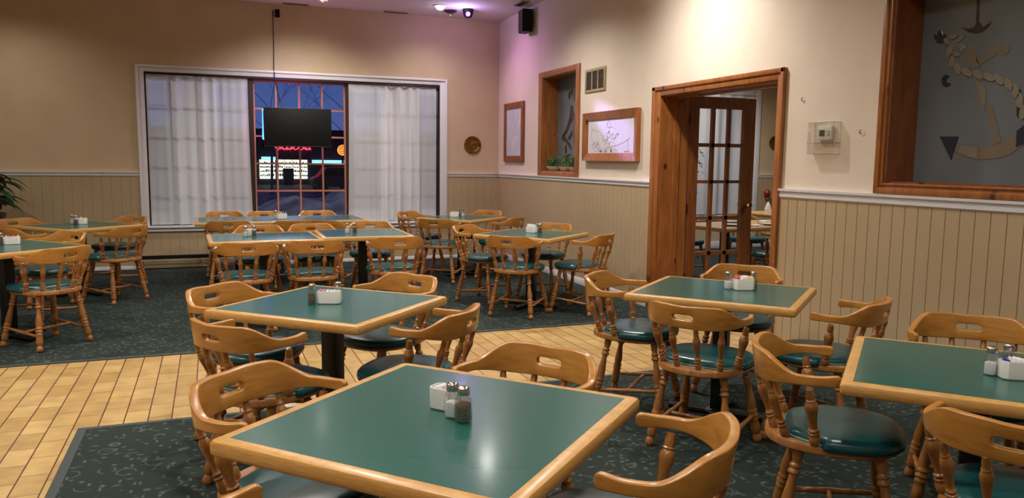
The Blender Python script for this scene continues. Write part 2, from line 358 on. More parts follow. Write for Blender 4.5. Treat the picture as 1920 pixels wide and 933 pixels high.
struct('baseboard_back_side', B().box(XW+.3, XR, YB-.02, YB, 0, .12, .004), 'white')

# carpets laid either side of the tiled walkway
def carpet(name, x0, x1, y0, y1, strips):
    r = sroot(name)
    B().box(x0, x1, y0, y1, 0, .006).obj('carpet_pile', 'carpet', r, smooth=False)
    for s in strips: B().box(*s, 0, .009, .003).obj('edge_strip', 'edge', r)
carpet('floor_carpet_far', XL, XW-.02, 6.12, YB-.02, [(XL, XW-.02, 6.09, 6.13)])
carpet('floor_carpet_near', -.66, XW-.02, YF, 4.53, [(-.66, XW-.02, 4.515, 4.55), (-.70, -.655, YF, 4.55)])
carpet('floor_carpet_side', XW+.3, XR, YF, YB-.02, [])

# ------------------------------------------------------------------ main window
w1 = sroot('window_1')
x0, x1, z0, z1 = WIN; ox0, ox1, oz0, oz1 = -.841, 3.249, .489, 2.615
def casing_frame(b, x0, x1, z0, z1, ox0, ox1, oz0, oz1, ya, yb, axis='y'):
    for (a, c, d, e) in ((ox0, x0, oz0, oz1), (x1, ox1, oz0, oz1), (x0, x1, z1, oz1), (x0, x1, oz0, z0)):
        if axis == 'y': b.box(a, c, ya, yb, d, e, .004)
        else: b.box(ya, yb, a, c, d, e, .004)
b = B(); casing_frame(b, x0, x1, z0, z1, ox0, ox1, oz0, oz1, YB-.022, YB)
casing_frame(b, ox0+.03, ox1-.03, oz0+.03, oz1-.03, ox0, ox1, oz0, oz1, YB-.04, YB-.02)
b.obj('window_casing', 'white', w1)
B().box(ox0-.01, ox1+.01, YB-.065, YB+.12, .535, .566, .006).obj('window_sill', 'white', w1)
b = B()
for (a, c, d, e) in ((x0, x0+.03, z0, z1), (x1-.03, x1, z0, z1), (x0, x1, z1-.035, z1)): b.box(a, c, YB+.005, YB+.2, d, e)
for xc in (.54, 1.832): b.box(xc-.03, xc+.03, YB+.03, YB+.16, z0, z1)
b.obj('window_frame', 'frame_dark', w1, smooth=False)
b = B(); zrow = (2.485, 2.118, 1.75, 1.38, 1.007, .631)
for z in zrow: b.box(.57, 1.802, YB+.105, YB+.13, z-.011, z+.011)
for x in (.582, .868, 1.172, 1.48, 1.79): b.box(x-.011, x+.011, YB+.1, YB+.132, z0, 2.495)
b.obj('muntin_grid', 'muntin', w1, smooth=False)
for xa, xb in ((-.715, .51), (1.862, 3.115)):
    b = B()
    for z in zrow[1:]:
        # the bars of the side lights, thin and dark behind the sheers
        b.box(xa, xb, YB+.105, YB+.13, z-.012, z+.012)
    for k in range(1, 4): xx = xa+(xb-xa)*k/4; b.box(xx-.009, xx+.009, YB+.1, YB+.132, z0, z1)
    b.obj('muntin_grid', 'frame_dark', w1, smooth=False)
B().box(x0, x1, YB+.115, YB+.12, z0, z1).obj('window_pane', 'pane', w1, smooth=False)
# sheer curtains
def curtain(name, xa, xb, y, zt, zb, label, drift=0, seed=0, n=200, thick=((.2, .62),), group=None, thin=.3):
    """gathered cloth: deep folds over the thick stretches of u, nearly flat between them"""
    rnd = random.Random(seed); t = bmesh.new(); cols = []; NZ = 30
    lay = t.verts.layers.float.new('thin')
    ph = [rnd.uniform(0, 6) for _ in range(6)]
    for i in range(n+1):
        u = i/n; col = []
        k = max(smoothstep(a-.05, a+.04, u)*(1-smoothstep(c-.04, c+.05, u)) for a, c in thick)
        fold = math.sin(u*58+ph[0]+1.5*math.sin(u*9+ph[1]))+.5*math.sin(u*33+ph[2])
        for j in range(NZ+1):
            v = j/NZ; amp = (.007+.026*k)*(.6+.4*v)
            d = amp*(fold+.4*math.sin(u*17+ph[3]+v*1.5))+.006*math.sin(v*4+u*6+ph[4])
            if v < .03: d *= .5
            bot = zb(u) if callable(zb) else zb
            vv = t.verts.new((xa+(xb-xa)*u+drift*v*v*(u if drift > 0 else 1-u)+.005*k*math.sin(u*58+ph[0]+1)*v, y+d, zt-(zt-bot)*v))
            hem = v < .035 or v > .93
            vv[lay] = max(.03, (thin*(1-k)+.04*k+.03*k*fold)*(.45 if hem else 1)); col.append(vv)
        cols.append(col)
    for i in range(n):
        for j in range(NZ): t.faces.new((cols[i][j], cols[i+1][j], cols[i+1][j+1], cols[i][j+1]))
    o = B().join(t).obj(name, 'sheer', ang=180); tag(o, label, 'curtain', group); return o
curtain('sheer_curtain', -.725, .50, YB-.005, 2.50, lambda u: .574+.006*math.sin(u*9), 'white sheer curtain on the left of the big window', .03, 2, thick=((.2, .66),), group='sheer curtains of the big window')
curtain('sheer_curtain', 1.83, 3.09, YB-.005, 2.49, lambda u: .574+.006*math.sin(u*11), 'white sheer curtain on the right of the big window', -.02, 5, thick=((.36, .8),), group='sheer curtains of the big window')
tag(B().tube([(-.74, YB-.03, 2.505), (3.14, YB-.03, 2.505)], .009, 8).obj('curtain_rod', 'frame_dark'), 'thin dark curtain rod across the top of the big window', 'curtain rod')
# neon sign behind the television
ns = empty('neon_sign', (1.11, YB+.03, 1.9), 0, 'glowing blue neon border sign in the window behind the television', 'neon sign')
b = B(); b.tube([(-.425, 0, -.19), (-.425, 0, .2), (.4, 0, .2), (.4, 0, -.19), (-.425, 0, -.19)], .009, 8); b.obj('neon_tube', 'bluetube', ns)
b = B(); b.tube([(-.3, .02, -.05), (-.15, .02, .1), (0, .02, -.05), (.15, .02, .1), (.3, .02, -.05)], .008, 8); b.obj('neon_lettering', 'pinktube', ns)
b = B()
for dx in (-.22, .06, .36): b.tube([(dx, .02, .2), (dx, .06, .57)], .002, 5)
b.obj('hanging_wire', 'black', ns)
# television
tv = empty('television', (1.12, 10.8, 1.862), 0, 'flat black television hung in front of the window', 'television')
B().box(-.438, .438, -.025, .02, -.257, .257, .006).obj('screen', 'tv', tv)
B().box(-.438, .438, -.03, -.024, -.257, -.243, .002).obj('bezel', 'black', tv)
b = B(); b.box(-.2, .2, .02, .05, -.15, .15, .004); b.box(-.04, .04, .05, .29, -.245, -.195, .004); b.box(-.04, .04, .02, .05, -.245, -.14); b.obj('wall_bracket', 'black', tv)
b = B()
for dx in (-.08, .075): b.box(dx-.004, dx+.004, -.032, -.028, -.168, -.16)
b.obj('indicator_light', 'chrome', tv)
b = B(); b.tube([(.845, YB-.012, 3.40), (.845, YB-.01, 2.9), (.838, YB-.012, 2.62), (.842, YB-.045, 2.60), (.845, YB-.05, 2.52), (.9, 10.87, 2.2), (1.0, 10.84, 1.95)], .006, 6)
tag(b.obj('power_cable', 'black'), 'thin black cable running down the wall to the television', 'cable')
ms = empty('motion_sensor', (.90, YB, 3.37), 0, 'small black sensor high on the wall above the window', 'sensor')
B().box(-.03, .03, -.05, -.012, -.055, .05, .008).obj('housing', 'tv', ms); B().box(-.012, .012, -.014, 0, -.02, .02).obj('bracket', 'grille', ms)
# baseboard heater
h = empty('baseboard_heater', (-.35, YB, 0), 0, 'long beige baseboard heater on the wall under the window', 'heater')
B().prism([(-.012, .02), (-.012, .135), (-.05, .135), (-.08, .115), (-.08, .07), (-.074, .06), (-.074, .02)], -.55, .62, 'x').obj('cover', 'heater', h, smooth=False)
B().box(-.55, .62, -.06, -.012, .135, .178).obj('air_slot', 'black', h, smooth=False)
b = B(); [b.box(k-.006, k+.006, -.084, -.078, .075, .12, .002) for k in (-.49, .2)]; b.obj('clip', 'chrome', h)
# brass wall plate
bp = empty('brass_plate', (3.652, YB-.004, 1.678), 0, 'round embossed brass plate on the cream back wall', 'wall plate')
b = B(); b.lathe([(.132, 0), (.134, .006), (.128, .014), (.098, .012), (.09, .004), (.055, .004), (.05, .012), (.03, .016), (.01, .017)], 40)
b.bm.transform(Matrix.Rotation(PI/2, 4, 'X')); b.obj('dish', 'brass', bp)
b = B()
for k in range(18): a = 2*PI*k/18; b.lathe([(.006, 0), (.009, .006), (.002, .012)], 8, (.112*math.cos(a), -.012, .112*math.sin(a)), (.112*math.cos(a), -.02, .112*math.sin(a)))
b.obj('embossing', 'brass', bp)

# ------------------------------------------------------------------ right wall: niche, pictures, vent, speaker
n1 = sroot('window_2')
b = B(); casing_frame(b, *NIC, 8.25, 9.45, 1.262, 2.592, XW-.022, XW, 'x'); b.obj('window_casing', 'pine', n1)
b = B(); ya, yb, za, zb = NIC
b.box(XW, 4.29, yb-.012, yb, za, zb); b.box(XW, 4.29, ya, ya+.012, za, zb); b.box(XW, 4.29, ya, yb, zb-.012, zb); b.box(XW, 4.29, ya, yb, za, za+.012)
b.obj('window_jamb', 'pine', n1, smooth=False)
B().box(4.27, 4.278, ya, yb, za, zb).obj('window_pane', 'frost', n1, smooth=False)
def etch(name, mat, parent, X, polys, lift=.003):
    b = B()
    for p in polys: b.prism(p, X-lift, X+.001, 'x')
    return b.obj(name, mat, parent, smooth=False)
figs = [[(9.014, 2.291), (8.985, 2.33), (8.913, 2.343), (8.903, 2.38), (8.851, 2.395), (8.794, 2.371), (8.781, 2.185), (8.842, 2.202), (8.879, 2.265), (8.945, 2.307), (8.965, 2.23), (9.004, 2.244)],
 [(8.939, 2.159), (8.865, 2.132), (8.842, 2.027), (8.877, 1.963), (8.951, 1.909), (9.043, 1.804), (9.121, 1.776), (9.143, 1.804), (9.066, 1.863), (8.999, 1.952), (8.956, 2.032)],
 [(8.833, 2.059), (8.789, 2.024), (8.766, 1.511), (8.796, 1.52), (8.837, 1.749)],
 [(9.182, 1.783), (9.111, 1.803), (9.069, 1.755), (8.941, 1.686), (8.875, 1.599), (8.93, 1.616), (9.059, 1.701), (9.171, 1.72)],
 [(9.088, 1.646), (9.038, 1.671), (9.025, 1.554), (9.08, 1.557)],
 [(9.17, 1.507), (9.071, 1.529), (8.912, 1.553), (8.907, 1.53), (9.042, 1.492), (9.161, 1.476)],
 [(9.012, 1.744), (8.89, 1.841), (8.862, 1.799), (8.958, 1.719)]]
etch('etched_figure', 'etch_dark', n1, 4.27, figs)
for k, (yy, lab) in enumerate(((9.20, 'farthest of three green grass balls in white bowls on the niche ledge'), (8.83, 'middle of three green grass balls in white bowls on the niche ledge'), (8.56, 'nearest of three green grass balls in white bowls on the niche ledge'))):
    g = empty('potted_succulent', (4.165, yy, 1.333), 0, lab, 'plant', 'potted plants in the niche')
    B().lathe([(.05, 0), (.06, .004), (.1, .045), (.105, .055), (.095, .055), (.05, .01)], 20).obj('bowl', 'ceramic', g)
    b = B(); rnd = random.Random(k); t = bmesh.new()
    bmesh.ops.create_icosphere(t, subdivisions=2, radius=.085, matrix=Matrix.Translation((0, 0, .075))); b.join(t)
    for _ in range(260):
        a, e = rnd.uniform(0, 2*PI), math.asin(rnd.uniform(-.1, 1)); d = Vector((math.cos(a)*math.cos(e), math.sin(a)*math.cos(e), math.sin(e)))
        c = Vector((0, 0, .075)); b.tube([c+d*.08, c+d*rnd.uniform(.1, .118)+Vector((0, 0, rnd.uniform(-.006, .006)))], [.006, .001], 4)
    b.obj('foliage', 'grass', g)

def bar_frame(b, y0, y1, z0, z1, w, d, bev=.006, tilt=0):
    casing_frame(b, y0+w, y1-w, z0+w, z1-w, y0, y1, z0, z1, XW-d, XW, 'x')
p1 = empty('framed_chart', (0, 0, 0), 0, 'tall narrow studded wooden frame with a pale blue chart', 'picture')
b = B(); bar_frame(b, 9.96, 10.71, 1.44, 2.275, .085, .03); b.obj('picture_frame', 'pine_dark', p1)
B().box(XW-.016, XW-.002, 10.04, 10.63, 1.52, 2.195).obj('chart_print', 'chart', p1, smooth=False)
b = B()
for k in range(8):
    z = 1.5+.1*k
    for yy in (10.0, 10.67): b.lathe([(.012, 0), (.009, .006), (.002, .008)], 8, (XW-.03, yy, z), (XW-.04, yy, z))
for yy in (10.17, 10.335, 10.5):
    for z in (1.482, 2.233): b.lathe([(.012, 0), (.009, .006), (.002, .008)], 8, (XW-.03, yy, z), (XW-.04, yy, z))
b.obj('rivet_studs', 'pine_dark', p1)
p2 = empty('framed_map', (0, 0, 0), 0, 'wide rustic wooden frame with a lilac lit coastal map', 'picture')
b = B(); o0 = (6.862, 8.075, 1.462, 1.998)
def mitre(b, y0, y1, z0, z1, w, d):
    for q in ([(y0, z0), (y1, z0), (y1-w, z0+w), (y0+w, z0+w)], [(y1, z0), (y1, z1), (y1-w, z1-w), (y1-w, z0+w)], [(y1, z1), (y0, z1), (y0+w, z1-w), (y1-w, z1-w)], [(y0, z1), (y0, z0), (y0+w, z0+w), (y0+w, z1-w)]):
        t = bmesh.new(); f = [t.verts.new((XW, y, z)) for y, z in q]; ff = [t.verts.new((XW-(d if i < 2 else d*.55), y, z)) for i, (y, z) in enumerate(q)]
        t.faces.new(ff); 
        for i in range(4): t.faces.new((f[i], f[(i+1) % 4], ff[(i+1) % 4], ff[i]))
        bmesh.ops.recalc_face_normals(t, faces=t.faces[:]); b.join(t)
mitre(b, *o0, .085, .055); b.obj('picture_frame', 'pine', p2, smooth=False)
mp = B().box(XW-.02, XW-.002, 6.94, 7.99, 1.54, 1.92).obj('map_print', 'map', p2, smooth=False)
b = B(); rnd = random.Random(9)
def mapline(pts): b.tube([(XW-.021, y, z) for y, z in pts], .0011, 4)
for k in range(16):
    y, z = rnd.uniform(7.35, 7.95), rnd.uniform(1.6, 1.8); pts = [(y, z)]
    for _ in range(7): y += rnd.uniform(-.06, .03); z += rnd.uniform(-.035, .03); pts.append((min(7.96, y), max(1.57, min(1.88, z))))
    mapline(pts)
mapline([(7.97, 1.63), (7.8, 1.61), (7.62, 1.59), (7.5, 1.61), (7.3, 1.63), (7.15, 1.66), (7.05, 1.7)])
mapline([(7.92, 1.86), (7.9, 1.78), (7.93, 1.72), (7.82, 1.66), (7.7, 1.63)])
mapline([(7.54, 1.87), (7.53, 1.82), (7.48, 1.82), (7.47, 1.87), (7.5, 1.89), (7.54, 1.87)])
mapline([(7.08, 1.56), (7.08, 1.68)])
b.obj('coast_lines', 'ink', mp)
b = B(); y = 7.70
for wch, hch in ((.03, .034), (.014, .02), (0, 0), (.014, .02), (.012, .034), (0, 0), (0, 0), (.022, .034)):
    if wch: 
        b.box(XW-.022, XW-.019, y-.006, y, 1.555, 1.555+hch); b.box(XW-.022, XW-.019, y-wch, y-wch+.006, 1.555, 1.555+hch*.8); b.box(XW-.022, XW-.019, y-wch, y, 1.555+hch*.4, 1.555+hch*.4+.006)
    y -= .036
for yy in (7.15, 7.12, 7.09, 7.06): b.box(XW-.022, XW-.019, yy-.01, yy, 1.555, 1.568)
b.obj('map_lettering', 'ink_dark', mp, smooth=False)
v1 = empty('wall_vent', (0, 0, 0), 0, 'square beige air vent with three dark slots beside the niche', 'vent')
b = B(); casing_frame(b, 7.665, 8.085, 2.262, 2.462, 7.627, 8.12, 2.232, 2.495, XW-.014, XW, 'x')
for yy in (7.80, 7.942): b.box(XW-.014, XW-.002, yy-.012, yy+.012, 2.262, 2.462)
b.obj('grille_frame', 'grille', v1)
b = B(); b.box(XW-.004, XW-.001, 7.665, 8.085, 2.262, 2.462)
for k in range(10): z = 2.272+.02*k; b.box(XW-.009, XW-.004, 7.665, 8.085, z, z+.006)
b.obj('louvre', 'grille_dark', v1, smooth=False)
sp = empty('wall_speaker', (XW, 9.76, 3.30), 0, 'black box loudspeaker mounted high on the right wall', 'loudspeaker')
b = B(); b.prism([(-.17, -.1), (-.15, .1), (-.04, .12), (-.04, -.12)], -.15, .14, 'z'); b.obj('speaker_cabinet', 'tv', sp, smooth=False)
B().box(-.04, 0, -.03, .03, -.04, .04).obj('bracket', 'black', sp); 
b = B(); b.prism([(-.176, -.095), (-.156, .095), (-.15, .095), (-.17, -.095)], -.14, .13, 'z'); b.obj('speaker_grille', 'black', sp, smooth=False)
for yy, zz, lab in ((4.577, 1.911, 'tiny bent nail in the wall above left of the thermostat'), (4.012, 1.658, 'tiny bent nail in the wall right of the thermostat')):
    b = B(); b.tube([(0, 0, 0), (-.012, 0, .004), (-.016, -.006, .016), (-.012, -.012, .024)], .003, 6)
    tag(b.obj('wall_nail', 'grille_dark', loc=(XW, yy, zz)), lab, 'nail')
th = empty('thermostat', (XW, 4.314, 1.67), 0, 'white thermostat inside a clear plastic guard on the wall', 'thermostat')
B().box(-.03, 0, -.072, .072, -.05, .05, .01).obj('thermostat_body', 'plastic', th); B().box(-.032, -.029, -.005, .045, -.022, .02).obj('display', 'lcd', th, smooth=False)
b = B(); b.box(-.032, -.029, -.055, -.03, 0, .012); b.box(-.032, -.029, -.055, -.03, -.02, -.008); b.obj('button', 'grille', th, smooth=False)
b = B(); b.box(-.062, -.058, -.125, .125, -.15, .075, .002); b.box(-.06, 0, -.125, -.121, -.15, .075); b.box(-.06, 0, .121, .125, -.15, .075); b.box(-.06, 0, -.125, .125, .071, .075); b.box(-.06, 0, -.125, .125, -.15, -.146); b.box(-.066, 0, -.13, .13, -.075, -.065, .002)
b.obj('clear_guard', 'acrylic', th)

# ------------------------------------------------------------------ big frosted window with the anchor
w3 = sroot('window_3'); ya, yb, za, zb = BIG
b = B(); casing_frame(b, *BIG, ya-.066, 3.851, 1.266, zb+.066, XW-.02, XW, 'x'); casing_frame(b, ya-.03, yb+.03, za-.03, zb+.03, ya-.066, 3.851, 1.266, zb+.066, XW-.034, XW-.018, 'x')
casing_frame(b, ya, yb, za, zb, ya-.014, yb+.014, za-.014, zb+.014, XW-.028, XW-.018, 'x'); b.obj('window_casing', 'pine', w3)
b = B(); b.box(XW, 4.31, yb-.01, yb, za, zb); b.box(XW, 4.31, ya, ya+.01, za, zb); b.box(XW, 4.31, ya, yb, zb-.01, zb); b.box(XW, 4.31, ya, yb, za, za+.01); b.obj('window_jamb', 'pine_dark', w3, smooth=False)
B().box(4.293, 4.301, ya, yb, za, zb).obj('window_pane', 'frost', w3, smooth=False)
def ell(cy, cz, a, bb, ang, n=14): return [(cy+a*math.cos(t)*math.cos(ang)-bb*math.sin(t)*math.sin(ang), cz+a*math.cos(t)*math.sin(ang)+bb*math.sin(t)*math.cos(ang)) for t in [2*PI*k/n for k in range(n)]]
E_ = 4.293
etch('etched_anchor_head', 'etch_dark', w3, E_, [[(3.411, 2.433), (3.393, 2.429), (3.386, 2.303), (3.357, 2.267), (3.305, 2.293), (3.315, 2.27), (3.355, 2.24), (3.396, 2.235), (3.453, 2.253), (3.501, 2.29), (3.451, 2.271), (3.412, 2.276), (3.405, 2.306)],
  [(3.45, 2.44), (3.36, 2.425), (3.36, 2.44), (3.45, 2.456)]])
etch('etched_anchor_stock', 'etch_tan', w3, E_, [[(3.457, 2.152), (3.411, 2.17), (3.358, 2.031), (3.429, 2.033)], [(3.386, 2.082), (3.267, 2.145), (3.251, 2.157), (3.22, 2.163), (3.189, 2.146), (3.178, 2.116), (3.193, 2.092), (3.222, 2.088), (3.246, 2.099), (3.364, 2.046)]])
etch('etched_anchor_shank', 'etch_tan', w3, E_, [[(3.299, 1.819), (3.259, 1.803), (3.184, 1.589), (3.239, 1.57), (3.272, 1.692)], [(3.447, 1.582), (3.3, 1.563), (3.239, 1.57), (3.188, 1.583), (3.103, 1.631), (3.061, 1.683), (3.048, 1.576), (3.118, 1.522), (3.203, 1.495), (3.324, 1.489), (3.405, 1.506), (3.486, 1.539)]])
etch('etched_anchor_glint', 'etch_pale', w3, E_, [[(3.376, 1.947), (3.324, 1.933), (3.303, 1.882), (3.305, 1.775), (3.341, 1.864)], [(3.44, 1.575), (3.33, 1.56), (3.33, 1.495), (3.40, 1.508), (3.46, 1.53)]], .0045)
etch('etched_anchor_fluke', 'etch_slate', w3, E_, [[(3.594, 1.632), (3.464, 1.629), (3.502, 1.487)], [(3.115, 1.899), (3.094, 1.878), (3.091, 1.722), (3.103, 1.739)], [(3.096, 1.651), (3.022, 1.708), (3.012, 1.595), (3.092, 1.56)], [(3.612, 1.987), (3.6, 2.007), (3.577, 2.013), (3.559, 2.0), (3.578, 1.987), (3.581, 1.967), (3.552, 1.958), (3.547, 1.945), (3.574, 1.938), (3.599, 1.951)]], .006)
rp = [(3.573, 2.185), (3.560, 2.12), (3.535, 2.07), (3.478, 2.021), (3.4, 2.006), (3.328, 1.978), (3.256, 1.965), (3.197, 1.938), (3.136, 1.9), (3.107, 1.854), (3.078, 1.791), (3.06, 1.72)]
segs = []
for i in range(len(rp)-1):
    (a, c), (d, e) = rp[i], rp[i+1]; segs.append(ell((a+d)/2, (c+e)/2, .043, .02, math.atan2(e-c, d-a)+.35))
for cy, cz, ag in ((3.592, 2.215, .8), (3.548, 2.238, 0), (3.5, 2.22, -.6), (3.488, 2.165, 1.2), (3.523, 2.131, .3)): segs.append(ell(cy, cz, .03, .013, ag))
etch('etched_rope', 'etch_pale', w3, E_, segs, .0075)
etch('etched_rope_end', 'etch_dark', w3, E_, [[(3.697, 2.279), (3.669, 2.26), (3.666, 2.289), (3.641, 2.291), (3.631, 2.262), (3.604, 2.262), (3.606, 2.219), (3.63, 2.207), (3.662, 2.215), (3.685, 2.244)]])

# ------------------------------------------------------------------ doorway with the open french door
d1 = sroot('door_1')
ya, yb, _, zt = DOOR
b = B()
for (y0_, y1_, za_, zb_) in ((yb, 6.615, 0, 2.172), (4.755, ya, 0, 2.172), (ya, yb, zt, 2.172)): b.box(XW-.024, XW, y0_, y1_, za_, zb_, .005)
for (y0_, y1_, za_, zb_) in ((6.56, 6.615, 0, 2.172), (4.755, 4.79, 0, 2.172), (4.755, 6.615, 2.135, 2.172)): b.box(XW-.036, XW-.02, y0_, y1_, za_, zb_, .005)
b.obj('door_casing', 'pine', d1)
b = B(); b.box(XW-.002, 4.368, yb-.008, yb+.03, 0, zt+.03); b.box(XW-.002, 4.368, ya-.03, ya+.008, 0, zt+.03); b.box(XW-.002, 4.368, ya, yb, zt-.008, zt+.03)
b.box(4.2, 4.26, yb-.024, yb, 0, zt); b.box(4.2, 4.26, ya, ya+.024, 0, zt); b.box(4.2, 4.26, ya, yb, zt-.024, zt)
b.obj('door_jamb', 'pine', d1, smooth=False)
fd = empty('french_door', (4.385, 6.5, 0), 0, 'open wooden french door with fifteen glass panes in the doorway', 'door')
xs = (0, .112, .262, .302, .452, .49, .64, .785); zs = (2.1, 1.985, 1.646, 1.61, 1.281, 1.25, .921, .886, .567, .53, .2, .012)
b = B(); T0, T1 = -.02, .02
b.box(0, xs[1], T0, T1, zs[-1], zs[0], .003); b.box(xs[6], xs[7], T0, T1, zs[-1], zs[0], .003)
b.box(xs[1], xs[6], T0, T1, zs[1], zs[0]); b.box(xs[1], xs[6], T0, T1, zs[-1], zs[10])
for k in (2, 4): b.box(xs[k], xs[k+1], T0+.004, T1-.004, zs[10], zs[1])
for k in (2, 4, 6, 8): b.box(xs[1], xs[6], T0+.004, T1-.004, zs[k+1], zs[k])
b.obj('door_frame', 'door_wood', fd, smooth=False)
for k in (1, 3, 5):
    for j in (1, 3, 5, 7, 9): B().box(xs[k], xs[k+1], -.003, .003, zs[j+1], zs[j]).obj('glass_pane', 'pane', fd, smooth=False)
b = B(); b.lathe([(.03, 0), (.03, .006), (.01, .01), (.01, .035), (.026, .045), (.03, .06), (.02, .075)], 18, (.71, -.02, 1.03), (.71, -1.02, 1.03))
b.lathe([(.03, 0), (.03, .006), (.01, .01), (.01, .035), (.026, .045), (.03, .06), (.02, .075)], 18, (.71, .02, 1.03), (.71, 1.02, 1.03)); b.obj('door_knob', 'knob', fd)
for z in (1.87, 1.0, .3): b = B(); b.box(-.012, .002, -.028, .016, z-.05, z+.05, .003); b.obj('hinge', 'black', fd)

# ------------------------------------------------------------------ ceiling fittings
def tagroot(name, loc, label, cat, group=None): return empty(name, loc, 0, label, cat, group)
s = tagroot('ceiling_spotlight', (2.92, 10.19, ZC), 'bright round ceiling spotlight near the back right corner', 'ceiling light')
B().lathe([(.085, 0), (.085, -.012), (.06, -.016), (.06, 0)], 24).obj('trim_ring', 'white', s); B().lathe([(.058, -.001), (.055, -.03), (.04, -.05), (.015, -.058)], 20).obj('bulb', 'bulb', s)
s = tagroot('crystal_ceiling_lamp', (1.37, 10.05, ZC), 'faceted crystal ceiling lamp above the window', 'ceiling light')
B().lathe([(.1, 0), (.1, -.02), (.03, -.03)], 24).obj('canopy', 'chrome', s)
b = B(); rnd = random.Random(3)
for k in range(40):
    a = rnd.uniform(0, 2*PI); r_ = rnd.uniform(0, .1); z = -.04-rnd.uniform(0, .07)*(1-r_/.13); t = bmesh.new(); bmesh.ops.create_icosphere(t, subdivisions=1, radius=.018, matrix=Matrix.Translation((r_*math.cos(a), r_*math.sin(a), z))); b.join(t)
b.obj('crystal_drops', pbr('crystal', srgb(240, 225, 200), .1, emit=(1, .85, .65, 1), es=.5), s, smooth=False)
s = tagroot('heat_detector', (3.15, 10.48, ZC), 'dark disc shaped detector with a point on the ceiling', 'detector')
B().lathe([(.09, 0), (.09, -.01), (.055, -.03), (.02, -.04)], 24).obj('detector_base', 'frame_dark', s); B().lathe([(.006, -.04), (.004, -.075), (.001, -.08)], 8).obj('sensor_tip', 'chrome', s)
s = tagroot('dome_light', (3.34, 10.28, ZC), 'small black dome with a glowing violet lens on the ceiling', 'dome light')
B().lathe([(.075, 0), (.075, -.02), (.07, -.03), (.07, -.05), (.055, -.1), (.03, -.115), (.008, -.118)], 24).obj('dome', 'tv', s)
b = B(); b.lathe([(.032, 0), (.03, .008), (.01, .012)], 20, (-.02, -.06, -.075), (-.03, -1.0, -.36)); b.obj('violet_lens', 'uv', s)
s = tagroot('ceiling_vent', (3.845, 9.6, ZC), 'small rectangular grey vent on the ceiling by the speaker', 'vent')
B().box(-.06, .06, -.16, .16, -.012, 0, .003).obj('vent_frame', 'grille', s); b = B(); [b.box(-.045, .045, -.14+.03*k, -.13+.03*k, -.016, -.01) for k in range(10)]; b.obj('louvre', 'grille_dark', s, smooth=False)
for xx, lab in ((1.13, 'thin slot vent in the ceiling edge above the window, left one'), (2.48, 'thin slot vent in the ceiling edge above the window, right one')):
    s = tagroot('slot_vent', (xx, 10.88, ZC), lab, 'vent', 'slot vents along the ceiling edge')
    B().box(-.17, .17, -.04, .04, -.01, 0, .002).obj('vent_frame', 'grille', s); B().box(-.155, .155, -.02, .02, -.014, -.008).obj('air_slot', 'grille_dark', s, smooth=False)

# ------------------------------------------------------------------ chairs
CTRL = [(.230, -.014), (.242, -.058), (.247, -.105), (.240, -.158), (.215, -.213), (.173, -.257), (.117, -.284), (.058, -.296), (0, -.299)]
def crom(P, t):
    n = len(P)-1; t = max(0, min(n-1e-6, t)); i = int(t); f = t-i
    p = [Vector(P[max(0, min(n, k))]) for k in (i-1, i, i+1, i+2)]
    return .5*((2*p[1])+(-p[0]+p[2])*f+(2*p[0]-5*p[1]+4*p[2]-p[3])*f*f+(-p[0]+3*p[1]-3*p[2]+p[3])*f**3)
FULL = CTRL+[(-x, y) for x, y in CTRL[-2::-1]]
NP = len(FULL)-1
def rail_z(u):
    """u 0 at an arm tip, 1 at the middle of the back -> (bottom, top) of the rail"""
    top = .716-.006*smoothstep(0, .2, u)+.06*smoothstep(.36, .66, u)-.004*smoothstep(.8, 1, u)
    bot = .672+.004*smoothstep(0, .2, u)-.02*smoothstep(.3, .75, u)
    if u < .06: m = (top+bot)/2; k = .55+.45*math.sqrt(max(0, 1-((.06-u)/.06)**2)); top, bot = m+(top-m)*k, m+(bot-m)*k
    return bot, top
